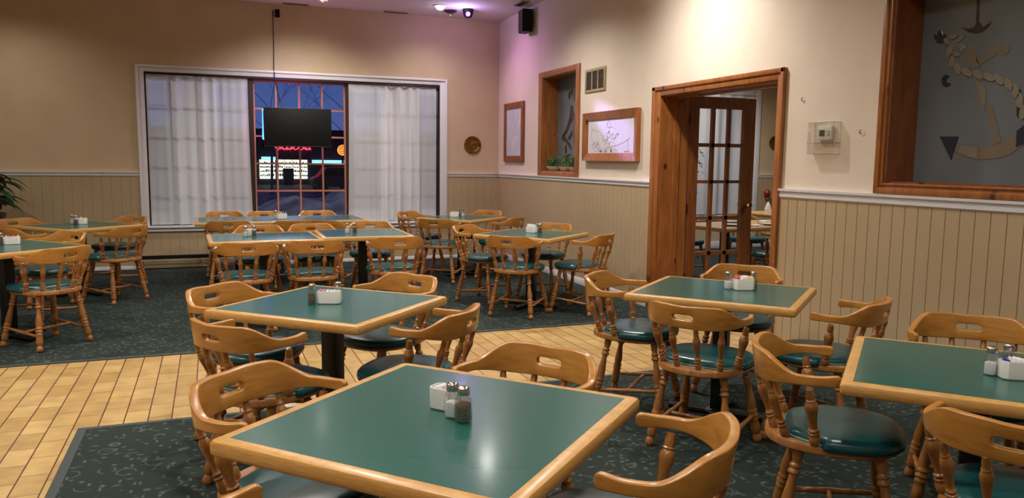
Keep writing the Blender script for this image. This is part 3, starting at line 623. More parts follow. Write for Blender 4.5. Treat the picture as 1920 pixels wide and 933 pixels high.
def rail_mesh():
    t = bmesh.new(); K = 60; cols = []; hw = .052; params = [NP*i/K for i in range(K+1)]
    # sharper columns round the hand hole
    extra = []
    for xx in (.052, .049, .042, .03):
        lo, hi = 0, NP/2
        for _ in range(40):
            mid = (lo+hi)/2
            if crom(FULL, mid)[0] > xx: lo = mid
            else: hi = mid
        extra += [lo, NP-lo]
    a, bnd = extra[0], NP-extra[0]
    params = sorted([q for q in params if not (a-.05 < q < bnd+.05)]+extra+[NP/2-.35, NP/2, NP/2+.35])
    th = .0135
    for q in params:
        p = crom(FULL, q); d = (crom(FULL, min(NP-1e-5, q+.02))-crom(FULL, max(0, q-.02))).normalized(); n = Vector((d[1], -d[0]))
        u = min(q, NP-q)/(NP/2); bot, top = rail_z(u); hole = abs(p[0]) <= .0525 and p[1] < -.2
        hh = .0035+.0105*math.sqrt(max(0, 1-(max(0, abs(p[0])-.036)/.0165)**2)) if hole else .004
        zc = .711; zs = [bot, zc-hh, zc+hh, top] if u > .55 else [bot, bot+(top-bot)*.4, bot+(top-bot)*.6, top]
        tp = th*(.75+.25*smoothstep(0, .3, u))
        ring = []
        for sgn in (1, -1):
            ring.append([t.verts.new((p[0]+sgn*n[0]*tp*(1 if True else 0)-(z-.69)*.0*n[0], p[1]+sgn*n[1]*tp-(z-.69)*.16*(1 if p[1] < -.1 else .3), z)) for z in zs])
        cols.append((ring, hole))
    def quad(*v):
        try: t.faces.new(v)
        except ValueError: pass
    for i in range(len(cols)-1):
        (A, ha), (D, hd) = cols[i], cols[i+1]; inside = ha and hd
        for s_ in (0, 1):
            for k in range(3):
                if k == 1 and inside: continue
                quad(A[s_][k], D[s_][k], D[s_][k+1], A[s_][k+1])
        quad(A[0][3], A[1][3], D[1][3], D[0][3]); quad(A[0][0], A[1][0], D[1][0], D[0][0])
        if inside: quad(A[0][1], A[1][1], D[1][1], D[0][1]); quad(A[0][2], A[1][2], D[1][2], D[0][2])
        if ha != hd:
            W = D if hd else A; quad(W[0][1], W[1][1], W[1][2], W[0][2])
    for W in (cols[0][0], cols[-1][0]):
        for k in range(3): quad(W[0][k], W[1][k], W[1][k+1], W[0][k+1])
    bmesh.ops.recalc_face_normals(t, faces=t.faces[:])
    es = [e for e in t.edges if len(e.link_faces) == 2 and e.calc_face_angle(0) > R(38)]
    bmesh.ops.bevel(t, geom=es, offset=.0055, segments=3, affect='EDGES', profile=.5, clamp_overlap=True)
    return B().join(t)
def seat_outline(ax, bf, br, ex, n=40):
    out = []
    for k in range(n):
        a = 2*PI*k/n; c, s_ = math.cos(a), math.sin(a); bb = bf if s_ > 0 else br
        r_ = 1/((abs(c)/ax)**ex+(abs(s_)/bb)**ex)**(1/ex); out.append((r_*c, r_*s_))
    return out
def loft(rings, closed_top=True):
    t = bmesh.new(); V = [[t.verts.new(p) for p in r_] for r_ in rings]; n = len(V[0])
    for i in range(len(V)-1):
        for k in range(n): t.faces.new((V[i][k], V[i][(k+1) % n], V[i+1][(k+1) % n], V[i+1][k]))
    t.faces.new(V[0][::-1]); t.faces.new(V[-1]); bmesh.ops.recalc_face_normals(t, faces=t.faces[:]); return B().join(t)
def scaled(o, k, z, dy=0): return [(x*k, y*k+dy, z) for x, y in o]
SEAT = seat_outline(.218, .215, .262, 2.5)
CUSH = []
for x, y in seat_outline(.232, .232, .262, 2.6, 48):
    # the padding stops on a curve ahead of the spindles
    lim = -.165-.02*math.cos(x/.22*PI/2)+.11*smoothstep(.12, .235, abs(x))
    CUSH.append((x*(1-.05*smoothstep(.02, -.12, y)*0), max(y, lim)))
LEGP = [(.013, 0), (.017, .03), (.0185, .06), (.0175, .11), (.0135, .15), (.014, .16), (.0195, .175), (.0195, .19), (.0155, .2), (.0155, .21), (.0205, .225), (.0205, .245), (.014, .26), (.013, .3), (.0165, .38), (.0205, .46), (.0215, .52), (.019, .56), (.0195, .575), (.023, .59), (.023, .605), (.0185, .615), (.0185, .625), (.023, .64), (.023, .66), (.0185, .67), (.0185, .68), (.022, .695), (.022, .71), (.0195, .72), (.021, .76), (.0225, .82), (.021, .865), (.0165, .885), (.014, .895), (.017, .91), (.021, .94), (.0215, .965), (.018, .99), (.012, 1)]
SPIN = [(.008, 0), (.0125, .03), (.0135, .1), (.0125, .16), (.0095, .19), (.013, .21), (.013, .23), (.0095, .245), (.0125, .265), (.0125, .29), (.009, .31), (.0085, .36), (.011, .5), (.0145, .64), (.0155, .7), (.013, .76), (.0095, .79), (.012, .81), (.0095, .83), (.0105, .9), (.0085, 1)]
STR = [(.008, 0), (.01, .08), (.012, .2), (.0095, .26), (.0125, .28), (.0125, .31), (.0105, .33), (.0145, .5), (.0105, .67), (.0125, .69), (.0125, .72), (.0095, .74), (.012, .8), (.01, .92), (.008, 1)]
def make_chair(label, loc, rz):
    r_ = empty('dining_chair', loc, rz, label, 'chair', 'wooden captain chairs around the tables')
    loft([scaled(SEAT, .94, .412), scaled(SEAT, 1, .42), scaled(SEAT, 1.0, .44), scaled(SEAT, .975, .449)]).obj('seat', 'leg', r_, ang=50)
    loft([scaled(CUSH, .93, .430), scaled(CUSH, .985, .436), scaled(CUSH, 1, .450), scaled(CUSH, .99, .464), scaled(CUSH, .95, .475), scaled(CUSH, .85, .481), scaled(CUSH, .6, .484), scaled(CUSH, .3, .485)]).obj('cushion', 'vinyl', r_, ang=80)
    b = B(); rear = [p for p in CUSH if p[1] < -.06]; rear.sort(key=lambda p: p[0])
    b.tube([(x, y-.004, .453) for x, y in rear], .0042, 6); b.obj('piping', 'pipe', r_)
    rail_mesh().obj('back_rail', 'rail', r_, ang=50)
    for s_ in (-1, 1):
        for (tx, ty, bx, by, k) in ((.245, -.118, .196, -.085, 1.28), (.178, -.256, .148, -.185, 1), (.064, -.298, .056, -.226, 1)):
            b = B(); b.lathe([(q*k*1.2, z) for q, z in SPIN], 12, (s_*bx, by, .445), (s_*tx, ty, .662)); b.obj('spindle', 'leg', r_)
    tops = {(-1, -1): None}
    def foot(sx, sy, f): # point on a leg, f 0 top .. 1 floor
        t0 = Vector((sx*.148, sy*(.13 if sy > 0 else .135), .425)); t1 = Vector((sx*(.215 if sy > 0 else .208), sy*.205, .0)); return t0+(t1-t0)*f
    for sx in (-1, 1):
        for sy in (-1, 1):
            b = B(); b.lathe([(q*1.1, z) for q, z in LEGP], 14, foot(sx, sy, 0), foot(sx, sy, 1)); b.obj('leg', 'leg', r_)
    sides = []
    for sx in (-1, 1):
        a, c = foot(sx, -1, .74), foot(sx, 1, .66); b = B(); b.lathe(STR, 10, a, c); b.obj('stretcher', 'leg', r_); sides.append((a+c)/2)
    b = B(); b.lathe(STR, 10, sides[0], sides[1]); b.obj('stretcher', 'leg', r_)
    return r_
M['pipe'] = pbr('green_piping', srgb(90, 140, 140), .3)
CH = [
 ('C1a', 0.248, 2.348, -134.7, 'wooden captain chair on the far left side of the foreground table'),
 ('C1b', 0.904, 2.362, -234.5, 'wooden captain chair on the far right side of the foreground table'),
 ('C1c', 0.978, 1.751, 47.7, 'wooden captain chair on the near right side of the foreground table'),
 ('C1d', 0.251, 1.607, -47.8, 'chair cut off by the photo bottom, near left of the foreground table'),
 ('C2a', 0.19, 4.155, -136.1, 'chair on the far left of the table just behind the foreground table'),
 ('C2b', 0.873, 4.272, -236.5, 'chair on the far right of the table just behind the foreground table'),
 ('C2c', 0.853, 3.492, 50.3, 'chair on the near right of the table just behind the foreground table'),
 ('C2d', 0.232, 3.515, -53.6, 'chair on the near left of the table just behind the foreground table'),
 ('C3a', 2.361, 3.947, -135.7, 'chair on the far left of the table in front of the doorway'),
 ('C3b', 3.116, 4.006, -226.8, 'chair behind the shakers on the table in front of the doorway'),
 ('C3c', 2.344, 3.239, -58.5, 'chair with its back to us at the table before the doorway'),
 ('C3d', 2.966, 3.116, 30.1, 'chair by the tan panelling, right of the table before the doorway'),
 ('C4a', 2.182, 2.179, -130.5, 'chair with large dark seat on the left of the right-edge table'),
 ('C4b', 3.009, 2.264, -225.0, 'chair between the right-edge table and the tan panelled wall'),
 ('C4c', 2.235, 1.494, -62.1, 'chair in front of the right-edge table, back towards us, cut off below'),
 ('C5a', 2.629, 7.51, -141.8, 'chair on the far left of the table below the two pictures'),
 ('C5b', 3.326, 7.566, -230.5, 'chair against the right wall behind the table below the pictures'),
 ('C5c', 2.696, 6.703, -44.3, 'chair seen from behind, near side of the table below the pictures'),
 ('C5d', 3.308, 6.658, 39.0, 'chair on the right of the table below the pictures, near the wall shadow'),
 ('C9a', 2.565, 9.781, -142.6, 'chair beside the window edge at the far corner table'),
 ('C9b', 3.352, 9.82, -233.0, 'chair behind the shakers of the far corner table'),
 ('C9c', 2.58, 8.892, -36.3, 'chair seen from behind at the near side of the far corner table'),
 ('C9d', 3.313, 8.955, 44.5, 'chair by the right wall at the far corner table'),
 ('C6F1', 0.26, 6.845, 1.5, 'leftmost of the three chairs in front of the two joined tables'),
 ('C6F2', 0.81, 6.869, 1.6, 'middle of the three chairs in front of the two joined tables'),
 ('C7F3', 1.54, 6.97, .7, 'rightmost of the three chairs in front of the two joined tables'),
 ('C6R1', 0.429, 7.966, -183.9, 'chair behind the two joined tables, behind the left shakers'),
 ('C6R2', 0.979, 8.027, -177.8, 'chair behind the joint of the two joined tables'),
 ('C7R3', 1.585, 8.193, -189.4, 'chair behind the two joined tables, behind the right shakers'),
 ('C8F1', 0.185, 9.171, -3.2, 'leftmost chair on the room side of the long window table'),
 ('C8F2', 0.84, 9.075, 3.6, 'middle chair on the room side of the long window table'),
 ('C8F3', 1.325, 8.985, -40, 'rightmost chair on the room side of the long window table'),
 ('C8B1', 0.153, 10.193, -180.5, 'leftmost chair on the window side of the long window table'),
 ('C8B2', 0.671, 10.117, -172.5, 'middle chair on the window side of the long window table'),
 ('C8B3', 1.299, 10.131, -180.1, 'rightmost chair on the window side of the long window table'),
 ('C10a', -1.813, 9.527, -137.9, 'chair in front of the potted plant at the far left table'),
 ('C10b', -1.005, 9.621, -223.5, 'chair against the back wall, right of the far left table'),
 ('C10c', -0.93, 8.631, 48.4, 'chair with green seat on the near right of the far left table'),
 ('C10d', -1.592, 8.618, -52.6, 'chair on the near left of the far left table, largely hidden'),
 ('C11c', -1.212, 6.759, 45.0, 'whole chair seen from behind at the table cut by the left edge'),
 ('C11b', -1.374, 7.725, -226.8, 'chair on the far side of the table cut by the left edge'),
]
chair0 = None
CARPZ = .006
for key, x, y, th_, lab in CH:
    z = 0 if 4.55 < y < 6.09 else CARPZ
    if chair0 is None: chair0 = make_chair(lab, (x, y, z), R(th_))
    else: dup(chair0, (x, y, z), R(th_), lab)

# ------------------------------------------------------------------ tables
def make_table(label, x, y, a, sx, sy, posts=((0, 0),), group='green topped pedestal tables', name='dining_table', z=CARPZ):
    r_ = empty(name, (x, y, z), R(a), label, 'table', group); T = TZ-z; w = .038; e = .044; hx, hy = sx/2, sy/2
    B().box(-hx+w, hx-w, -hy+w, hy-w, T-.03, T+.0005).obj('laminate_top', 'green', r_, smooth=False)
    t = bmesh.new()
    prof = [(0, T), (-.026, T), (-.034, T-.003), (-.038, T-.01), (-.038, T-.034), (-.034, T-.041), (-.026, T-e), (0, T-e)]
    corners = [(-1, -1), (1, -1), (1, 1), (-1, 1)]; rings = []
    n = 5
    for cx, cy in corners:
        # rounded corner: inner point fixed, outer swept through 90 degrees
        a0 = math.atan2(cy, cx)-PI/4
        for k in range(n):
            ang = a0+PI/2*k/(n-1); ring = []
            for d, zz in prof:
                ix, iy = cx*(hx-w), cy*(hy-w); rad = .016; off = w+d  # d<=0
                o = -d
                px = ix+cx*max(0, o-rad)+math.cos(ang)*min(o, rad); py = iy+cy*max(0, o-rad)+math.sin(ang)*min(o, rad)
                ring.append(t.verts.new((px, py, zz)))
            rings.append(ring)
    m = len(rings); q = len(prof)
    for i in range(m):
        for k in range(q):
            try: t.faces.new((rings[i][k], rings[(i+1) % m][k], rings[(i+1) % m][(k+1) % q], rings[i][(k+1) % q]))
            except ValueError: pass
    bmesh.ops.remove_doubles(t, verts=t.verts[:], dist=1e-5); bmesh.ops.recalc_face_normals(t, faces=t.faces[:])
    B().join(t).obj('oak_edge', 'oak', r_, ang=35)
    for px, py in posts:
        B().box(px-.2, px+.2, py-.2, py+.2, T-.045, T-.03).obj('mounting_plate', 'black', r_, smooth=False)
        B().box(px-.042, px+.042, py-.042, py+.042, .03, T-.044, .008).obj('pedestal_post', 'black', r_)
        b = B()
        for ang in (0, PI/2):
            c, s_ = math.cos(ang), math.sin(ang); t = bmesh.new()
            for L in (1,): pass
            b2 = B().box(-.29, .29, -.028, .028, .008, .034, .006); b2.bm.transform(Matrix.Rotation(ang, 4, 'Z') @ Matrix.Translation((0, 0, 0))); b2.bm.transform(Matrix.Translation((px, py, 0)))
            me = bpy.data.meshes.new('tmp'); b2.bm.to_mesh(me); b2.bm.free(); b.bm.from_mesh(me); bpy.data.meshes.remove(me); t.free()
        b.lathe([(.075, .03), (.07, .04), (.05, .05)], 20, (px, py, 0))
        for ang in range(4): b.lathe([(.016, 0), (.016, .012)], 10, (px+.27*math.cos(ang*PI/2), py+.27*math.sin(ang*PI/2), 0))
        b.obj('base_foot', 'black', r_)
    return r_
TB = {
 1: ('large square green table filling the foreground', 0.592, 2.026, 42.3, 0.883, 0.873),
 2: ('square green table just behind the foreground table, reflecting the blue window', 0.551, 3.882, 46, 0.839, 0.873),
 3: ('green table standing in front of the open doorway', 2.691, 3.587, 40.3, 0.795, 0.903),
 4: ('green table cut off by the right edge of the photo', 2.502, 1.868, 41.5, 0.81, 0.849),
 5: ('green table by the right wall below the two pictures', 2.976, 7.073, 38, 0.863, 0.863),
 6: ('left one of the two joined tables in the middle', 0.442, 7.414, 2, 0.972, 0.786),
 7: ('right one of the two joined tables in the middle', 1.38, 7.581, -1, 0.864, 0.835),
 9: ('green table in the far right corner below the brass plate', 2.966, 9.345, 38.5, 0.853, 0.823),
 10: ('green table at far left in front of the panelled back wall', -1.29, 9.176, 42, 0.863, 0.863),
 11: ('green table cut off by the left edge of the photo', -1.528, 7.093, 42, 0.863, 0.863),
}
for k, v in TB.items(): make_table(*v, z=0 if k == 2 and 4.55 < v[2] else CARPZ)
make_table('long green table standing under the window', 0.784, 9.615, 1, 1.934, .863, ((-.5, 0), (.5, 0)), name='long_dining_table')

# ------------------------------------------------------------------ table settings
TN = {1: 'on the foreground table', 2: 'on the table just behind the foreground one', 3: 'on the table before the doorway', 4: 'on the right-edge table', 5: 'on the table below the pictures', 6: 'on the left joined table', 7: 'on the right joined table', 8: 'on the long window table', 9: 'on the far corner table', 10: 'on the far left table by the back wall', 11: 'on the table cut by the left edge'}
def shaker_proto(kind):
    r_ = empty(kind+'_shaker', (0, 0, 0), 0, 'x', 'shaker', kind+' shakers on the tables')
    B().lathe([(.0185, 0), (.0205, .004), (.021, .03), (.0195, .062), (.016, .07), (.0145, .076), (.0145, .08)], 24, sq=5).obj('glass_jar', 'glass', r_, ang=50)
    B().lathe([(.0165, .004), (.0172, .008), (.0172, .043 if kind == 'salt' else .05), (.0168, .044 if kind == 'salt' else .052)], 24, sq=5).obj('contents', 'salt' if kind == 'salt' else 'pepper', r_, ang=50)
    B().lathe([(.0172, .076), (.0178, .078), (.0178, .09), (.0165, .096), (.012, .0995), (.004, .101)], 20).obj('cap', 'chrome', r_, ang=50)
    return r_
def rrect(w, d, c): return [(w-c, -d), (w, -d+c), (w, d-c), (w-c, d), (-w+c, d), (-w, d-c), (-w, -d+c), (-w+c, -d)]
def caddy_proto():
    r_ = empty('sugar_caddy', (0, 0, 0), 0, 'x', 'sugar caddy', 'white sugar caddies on the tables')
    out = lambda w, d, z: [(x, y, z) for x, y in rrect(w, d, .014)]
    inn = lambda w, d, z: [(x, y, z) for x, y in rrect(w, d, .012)]
    b = loft([out(.054, .028, 0), out(.057, .031, .004), out(.058, .032, .06), out(.057, .031, .063), inn(.054, .028, .063), inn(.053, .027, .006), inn(.02, .01, .005)])
    b.obj('dish', 'ceramic', r_, ang=30); return r_
def packet_proto(mat):
    o = B().box(-.0245, .0245, -.0018, .0018, 0, .058, .001).obj('sugar_packet', mat); return tag(o, 'x', 'sugar packet')
P0 = {'salt': None, 'pepper': None, 'caddy': None}; PK = {}
def put(kind, tb, x, y, rz):
    lab = {'salt': 'glass salt shaker with metal cap ', 'pepper': 'glass pepper shaker with metal cap ', 'caddy': 'white ceramic sugar caddy '}[kind]+TN[tb]
    if P0[kind] is None:
        P0[kind] = caddy_proto() if kind == 'caddy' else shaker_proto(kind)
        o = P0[kind]; o.location = (x, y, TZ+.001); o.rotation_euler = (0, 0, rz); o['label'] = lab
    else: dup(P0[kind], (x, y, TZ+.001), rz, lab)
def packets(tb, x, y, rz, seq, dz=0):
    n = len(seq); rnd = random.Random(tb)
    for i, m in enumerate(seq):
        u = -.042+.084*i/max(1, n-1); lx, ly = u, rnd.uniform(-.003, .003)
        loc = (x+lx*math.cos(rz)-ly*math.sin(rz), y+lx*math.sin(rz)+ly*math.cos(rz), TZ+.007+dz+rnd.uniform(0, .006))
        rot = (rnd.uniform(-.08, .08), rnd.uniform(-.1, .1), rz+PI/2)
        nm = {'pink': 'pink', 'paper': 'white', 'yellow': 'yellow', 'blue': 'blue printed'}[m]
        if m not in PK: PK[m] = packet_proto(m); o = PK[m]
        else: o = PK[m].copy(); C.objects.link(o)
        o.location = loc; o.rotation_euler = rot; o['label'] = nm+' paper sugar packet in the caddy '+TN[tb]; o['group'] = nm+' packets in the caddy '+TN[tb]
a1 = R(38)
ITEMS = [(1, 'caddy', 0.626, 2.084, R(130)), (1, 'salt', 0.613, 2.011, a1), (1, 'pepper', 0.630, 1.966, a1),
 (2, 'pepper', 0.451, 3.875, R(0)), (2, 'caddy', 0.535, 3.865, R(-20)), (2, 'salt', 0.585, 3.907, 0),
 (3, 'salt', 2.743, 3.614, .3), (3, 'caddy', 2.812, 3.565, R(-20)), (3, 'pepper', 2.886, 3.575, .2),
 (4, 'salt', 2.487, 1.816, .3), (4, 'caddy', 2.531, 1.751, R(-30)), (4, 'pepper', 2.583, 1.826, .3),
 (5, 'caddy', 2.996, 7.132, R(-60)), (5, 'salt', 3.050, 7.108, .3), (5, 'pepper', 3.036, 7.013, .3),
 (6, 'salt', 0.284, 7.438, .1), (6, 'caddy', 0.334, 7.512, R(60)), (6, 'pepper', 0.361, 7.439, .1),
 (7, 'salt', 1.223, 7.537, 0), (7, 'pepper', 1.294, 7.522, 0),
 (8, 'salt', 0.716, 9.578, 0), (8, 'caddy', 0.784, 9.543, R(-5)),
 (9, 'caddy', 2.877, 9.384, R(-20)), (9, 'pepper', 2.961, 9.464, 0), (9, 'salt', 2.996, 9.404, 0),
 (10, 'salt', -1.374, 9.285, 0), (10, 'caddy', -1.290, 9.270, R(-10)), (10, 'pepper', -1.334, 9.226, 0),
 (11, 'pepper', -1.587, 7.252, 0), (11, 'caddy', -1.513, 7.266, R(5))]
for tb, kind, x, y, rz in ITEMS: put(kind, tb, x, y, rz)
packets(1, 0.626, 2.084, R(130), ['pink', 'paper', 'paper', 'pink', 'paper', 'paper', 'paper'], -.003)
packets(2, 0.535, 3.865, R(-20), ['pink', 'pink', 'paper', 'paper', 'paper', 'yellow'], -.002)
packets(3, 2.812, 3.565, R(-20), ['pink', 'pink', 'paper', 'paper', 'paper', 'yellow', 'yellow'], .012)
packets(4, 2.531, 1.751, R(-30), ['blue', 'paper', 'paper', 'paper', 'paper', 'yellow'], .006)
packets(5, 2.996, 7.132, R(-60), ['paper']*5, .018); packets(8, 0.784, 9.543, R(-5), ['paper']*5, .02)
packets(9, 2.877, 9.384, R(-20), ['paper']*5, .004); packets(10, -1.290, 9.270, R(-10), ['paper', 'paper', 'yellow'], .006)
packets(11, -1.513, 7.266, R(5), ['paper', 'pink', 'pink', 'paper'], .006)

# ------------------------------------------------------------------ potted plant at far left
pp = empty('potted_plant', (-2.42, 10.35, CARPZ), 0, 'leafy dark green plant in a black pot by the back wall', 'plant')
B().lathe([(.16, 0), (.17, .01), (.2, .4), (.215, .74), (.225, .76), (.225, .79), (.205, .79), (.2, .74), (.1, .73)], 28).obj('pot', 'pot', pp)
b = B(); rnd = random.Random(11)
def leaf_blade(b, base, tip, w, droop):
    base, tip = Vector(base), Vector(tip); t = bmesh.new(); d = tip-base; side = d.cross(Vector((0, 0, 1))).normalized(); n = 8; rows = []
    for i in range(n+1):
        f = i/n; p = base+d*f+Vector((0, 0, droop*(4*f*(1-f))-droop*.6*f*f)); ww = w*math.sin(PI*min(1, f*.92+.06))**.8
        rows.append([t.verts.new(p-side*ww), t.verts.new(p+Vector((0, 0, -ww*.25))), t.verts.new(p+side*ww)])
    for i in range(n):
        for k in range(2): t.faces.new((rows[i][k], rows[i][k+1], rows[i+1][k+1], rows[i+1][k]))
    b.join(t)
for k in range(34):
    a = rnd.uniform(0, 2*PI); L = rnd.uniform(.1, .3); z = rnd.uniform(.0, .36)
    base = (rnd.uniform(-.06, .06), rnd.uniform(-.06, .06), .78); mid = (math.cos(a)*L*.5, math.sin(a)*L*.5, .86+z); tip = (math.cos(a)*(L+.16), math.sin(a)*(L+.16), .84+z*.9)
    b.tube([base, mid], .004, 5); leaf_blade(b, mid, tip, rnd.uniform(.05, .075), .06)
b.obj('foliage', 'leaf', pp)

# ------------------------------------------------------------------ side room seen through the doorway
w4 = sroot('window_4'); x0, x1, z0, z1 = WIN2
b = B(); casing_frame(b, x0, x1, z0, z1, x0-.11, x1+.11, z0-.09, z1+.1, YB-.03, YB); b.obj('window_casing', 'white', w4)
b = B(); b.box(x0, x1, YB+.01, YB+.1, z1-.04, z1); b.box(x1-.03, x1, YB+.01, YB+.1, z0, z1)
for k in range(1, 9): xx = x0+(x1-x0)*k/9; b.box(xx-.012, xx+.012, YB+.09, YB+.12, z0, z1)
for k in range(1, 6): zz = z0+(z1-z0)*k/6; b.box(x0, x1, YB+.09, YB+.12, zz-.012, zz+.012)
b.obj('window_frame', 'frame_dark', w4, smooth=False)
B().box(x0, x1, YB+.1, YB+.105, z0, z1).obj('window_pane', 'pane', w4, smooth=False)
o = curtain('side_room_curtain', x0+.02, x1-.04, YB-.045, z1-.01, z0+.02, 'long white sheer curtain seen through the doorway', 0, 8, 260, ((.05, .95),))
pl = empty('side_room_plate', (9.2, YB-.004, 1.81), 0, 'small oval brass plate in the side room seen through the doorway', 'wall plate')
b = B(); b.lathe([(.12, 0), (.12, .01), (.085, .012), (.08, .004), (.01, .004)], 28); b.bm.transform(Matrix.Rotation(PI/2, 4, 'X')); b.obj('dish', 'brass', pl)
rd = empty('red_wall_ornament', (9.03, YB-.03, .94), 0, 'red lobed ornament on the side room wall through the doorway', 'wall ornament')
B().lathe([(.012, -.1), (.03, -.095), (.016, -.07), (.022, -.062), (.055, -.03), (.06, 0), (.052, .035), (.028, .055), (.006, .06)], 20, (0, -.05, 0)).obj('ornament_body', 'red', rd)
B().box(-.01, .01, -.03, .03, -.01, .01).obj('ornament_hook', 'black', rd)
# its dining table with place settings and chairs
make_table('light wooden table laid for dinner seen through the doorway', 6.05, 7.55, 8, 1.7, .85, ((-.45, 0), (.45, 0)), group='side room tables', name='side_room_table')
make_table('second laid table deeper inside the side room', 8.0, 9.2, 5, 1.2, .85, ((0, 0),), group='side room tables', name='side_room_table')
for o in bpy.data.objects:
    if o.parent and o.parent.name.startswith('side_room_table') and o.name.startswith('laminate_top'): o.data.materials.clear(); o.data.materials.append(M['oak'])
for k, (x, y, rz, lab) in enumerate(((5.75, 6.78, 5, 'dark spindle chair through the doorway, near side behind glass panes'), (6.5, 6.85, -8, 'dark spindle chair through the doorway, right of the open door'), (5.6, 8.3, 185, 'chair behind the side room table, left behind the glass panes'), (6.6, 8.35, 172, 'chair behind the side room table, right of the door knob'), (7.6, 8.35, 4, 'chair at the second side room table near its curtain'))):
    dup(chair0, (x, y, CARPZ), R(rz), lab, 'chairs in the side room')
for x, y, lab in ((5.6, 7.35, 'white plate on the side room table behind the left panes'), (6.1, 7.35, 'white plate on the side room table behind the middle panes'), (6.62, 7.4, 'white plate on the side room table right of the open door'), (5.9, 7.75, 'white plate on the far side of the side room table')):
    tag(B().lathe([(.06, 0), (.07, .004), (.12, .016), (.125, .02), (.118, .02), (.07, .008), (.01, .007)], 28).obj('dinner_plate', 'ceramic', loc=(x, y, TZ+.001)), lab, 'plate', 'plates on the side room table')
for x, y, rz, lab in ((5.85, 7.25, .2, 'folded white napkin at the near edge of the side room table'), (6.4, 7.3, -.2, 'folded white napkin right of the open door on the table'), (6.35, 7.72, .5, 'standing folded napkin at the back of the side room table')):
    n_ = B(); n_.box(-.1, .1, -.05, .05, 0, .008, .003); n_.box(-.095, .08, -.045, .04, .008, .015, .003); tag(n_.obj('napkin', 'napkin', loc=(x, y, TZ+.001), rot=(0, 0, rz)), lab, 'napkin', 'napkins on the side room table')
def standing_napkin(x, y, lab):
    b = B(); b.lathe([(.05, 0), (.048, .06), (.03, .12), (.006, .17)], 7); tag(b.obj('fan_napkin', 'napkin', loc=(x, y, TZ+.001), smooth=False), lab, 'napkin', 'upright napkins in the side room')
standing_napkin(7.55, 9.1, 'upright white napkin on the second side room table, left'); standing_napkin(7.85, 9.0, 'upright white napkin on the second side room table, middle'); standing_napkin(8.2, 9.1, 'upright white napkin on the second side room table, right')
put_lab = 'glass shaker pair on the side room table'
dup(P0['salt'], (6.3, 7.45, TZ+.001), 0, 'salt shaker on the side room table through the doorway', 'side room shakers'); dup(P0['pepper'], (6.36, 7.47, TZ+.001), 0, 'pepper shaker on the side room table through the doorway', 'side room shakers')
hp = empty('plant_stand', (6.75, 9.9, CARPZ), 0, 'black wire stand with trailing ivy seen through the upper glass panes', 'plant stand')
b = B()
pts = [(0, 0, 0), (0, 0, 1.5)]; b.tube(pts, .01, 6)
for s_ in (-1, 1): b.tube([(s_*.2, 0, 0), (s_*.05, 0, .12), (0, 0, .3)], .008, 6); b.tube([(0, 0, .8), (s_*.1, 0, .9), (s_*.12, 0, 1.0), (s_*.05, 0, 1.06), (s_*.02, 0, 1.0)], .007, 6)
b.tube([(0, -.2, 0), (0, -.05, .12), (0, 0, .3)], .008, 6)
b.obj('stand', 'black', hp); B().lathe([(.05, 1.46), (.09, 1.5), (.1, 1.58), (.09, 1.58), (.03, 1.5)], 18).obj('basket', 'black', hp)
b = B(); rnd = random.Random(21)
for k in range(60):
    a = rnd.uniform(0, 2*PI); r_ = rnd.uniform(.02, .16); z = 1.56+rnd.uniform(-.3, .1); c = Vector((r_*math.cos(a), r_*math.sin(a), z)); leaf_blade(b, c, c+Vector((math.cos(a)*.07, math.sin(a)*.07, -.03)), .022, .01)
b.obj('foliage', 'leaf', hp)

# ------------------------------------------------------------------ street outside the window
struct('exterior_ground', B().box(-60, 80, YB+.5, 90, -.12, -.06), 'asphalt', smooth=False)
st = empty('corner_store', (0, 46, -.06), 0, 'dark store across the street with lit shelves behind glass', 'store')
B().box(-6, 18, .6, 8, 0, 3.2).obj('facade', 'night', st, smooth=False)
B().box(2.5, 7.6, -.5, .6, 1.45, 2.1).obj('canopy', 'night', st, smooth=False)
for xa, xb in ((2.65, 3.5), (3.62, 4.0), (4.04, 4.42), (4.46, 4.84), (4.88, 5.3)):
    f = B().box(xa, xb, .45, .6, .35, 1.45).obj('shop_window', 'shoplight', st, smooth=False)
    b = B(); rnd = random.Random(int(xa*10))
    for z in (.62, .86, 1.1, 1.3): 
        x = xa+.03
        while x < xb-.05: w = rnd.uniform(.03, .09); b.box(x, min(x+w, xb), .36, .44, z-.12, z-.12+rnd.uniform(.06, .16)); x += w+.03
    b.obj('shelf_goods', 'stock', f, smooth=False)
B().box(3.9, 4.45, -.3, .3, 0, .95).obj('ice_chest', 'night', st, smooth=False)
b = B(); b.box(2.7, 3.45, -.6, -.5, 1.4, 1.6); b.box(5.45, 7.5, -.6, -.5, 1.27, 1.45); b.obj('light_strip', 'cyanstrip', st, smooth=False)
b = B(); x = 3.55
for k in range(9):
    p = [(x+.16*math.sin(t*.9)+t*.0, -.62, 2.14+.13*math.cos(t*1.1+k)) for t in range(8)]; b.tube(p, .024, 5); x += .21
b.obj('red_lettering', 'redtube', st)
sg = empty('swirl_sign', (7.05, 44.6, -.06), 0, 'round orange glowing sign on a pole outside beside the store', 'sign')
B().lathe([(.06, 0), (.06, 1.7)], 10).obj('sign_pole', 'night', sg)
b = B(); b.lathe([(.3, 0), (.3, .05)], 28, (0, 0, 2.02), (0, -1, 2.02)); b.obj('sign_disc', 'orange', sg)
b = B(); b.tube([(.27*(1-t/24)*math.cos(t*.7), -.07, 2.02+.27*(1-t/24)*math.sin(t*.7)) for t in range(22)], .018, 5); b.obj('swirl', 'frame_dark', sg)
ca = empty('parked_car', (5.4, 37, -.06), 0, 'dark car parked across the street outside the window', 'car')
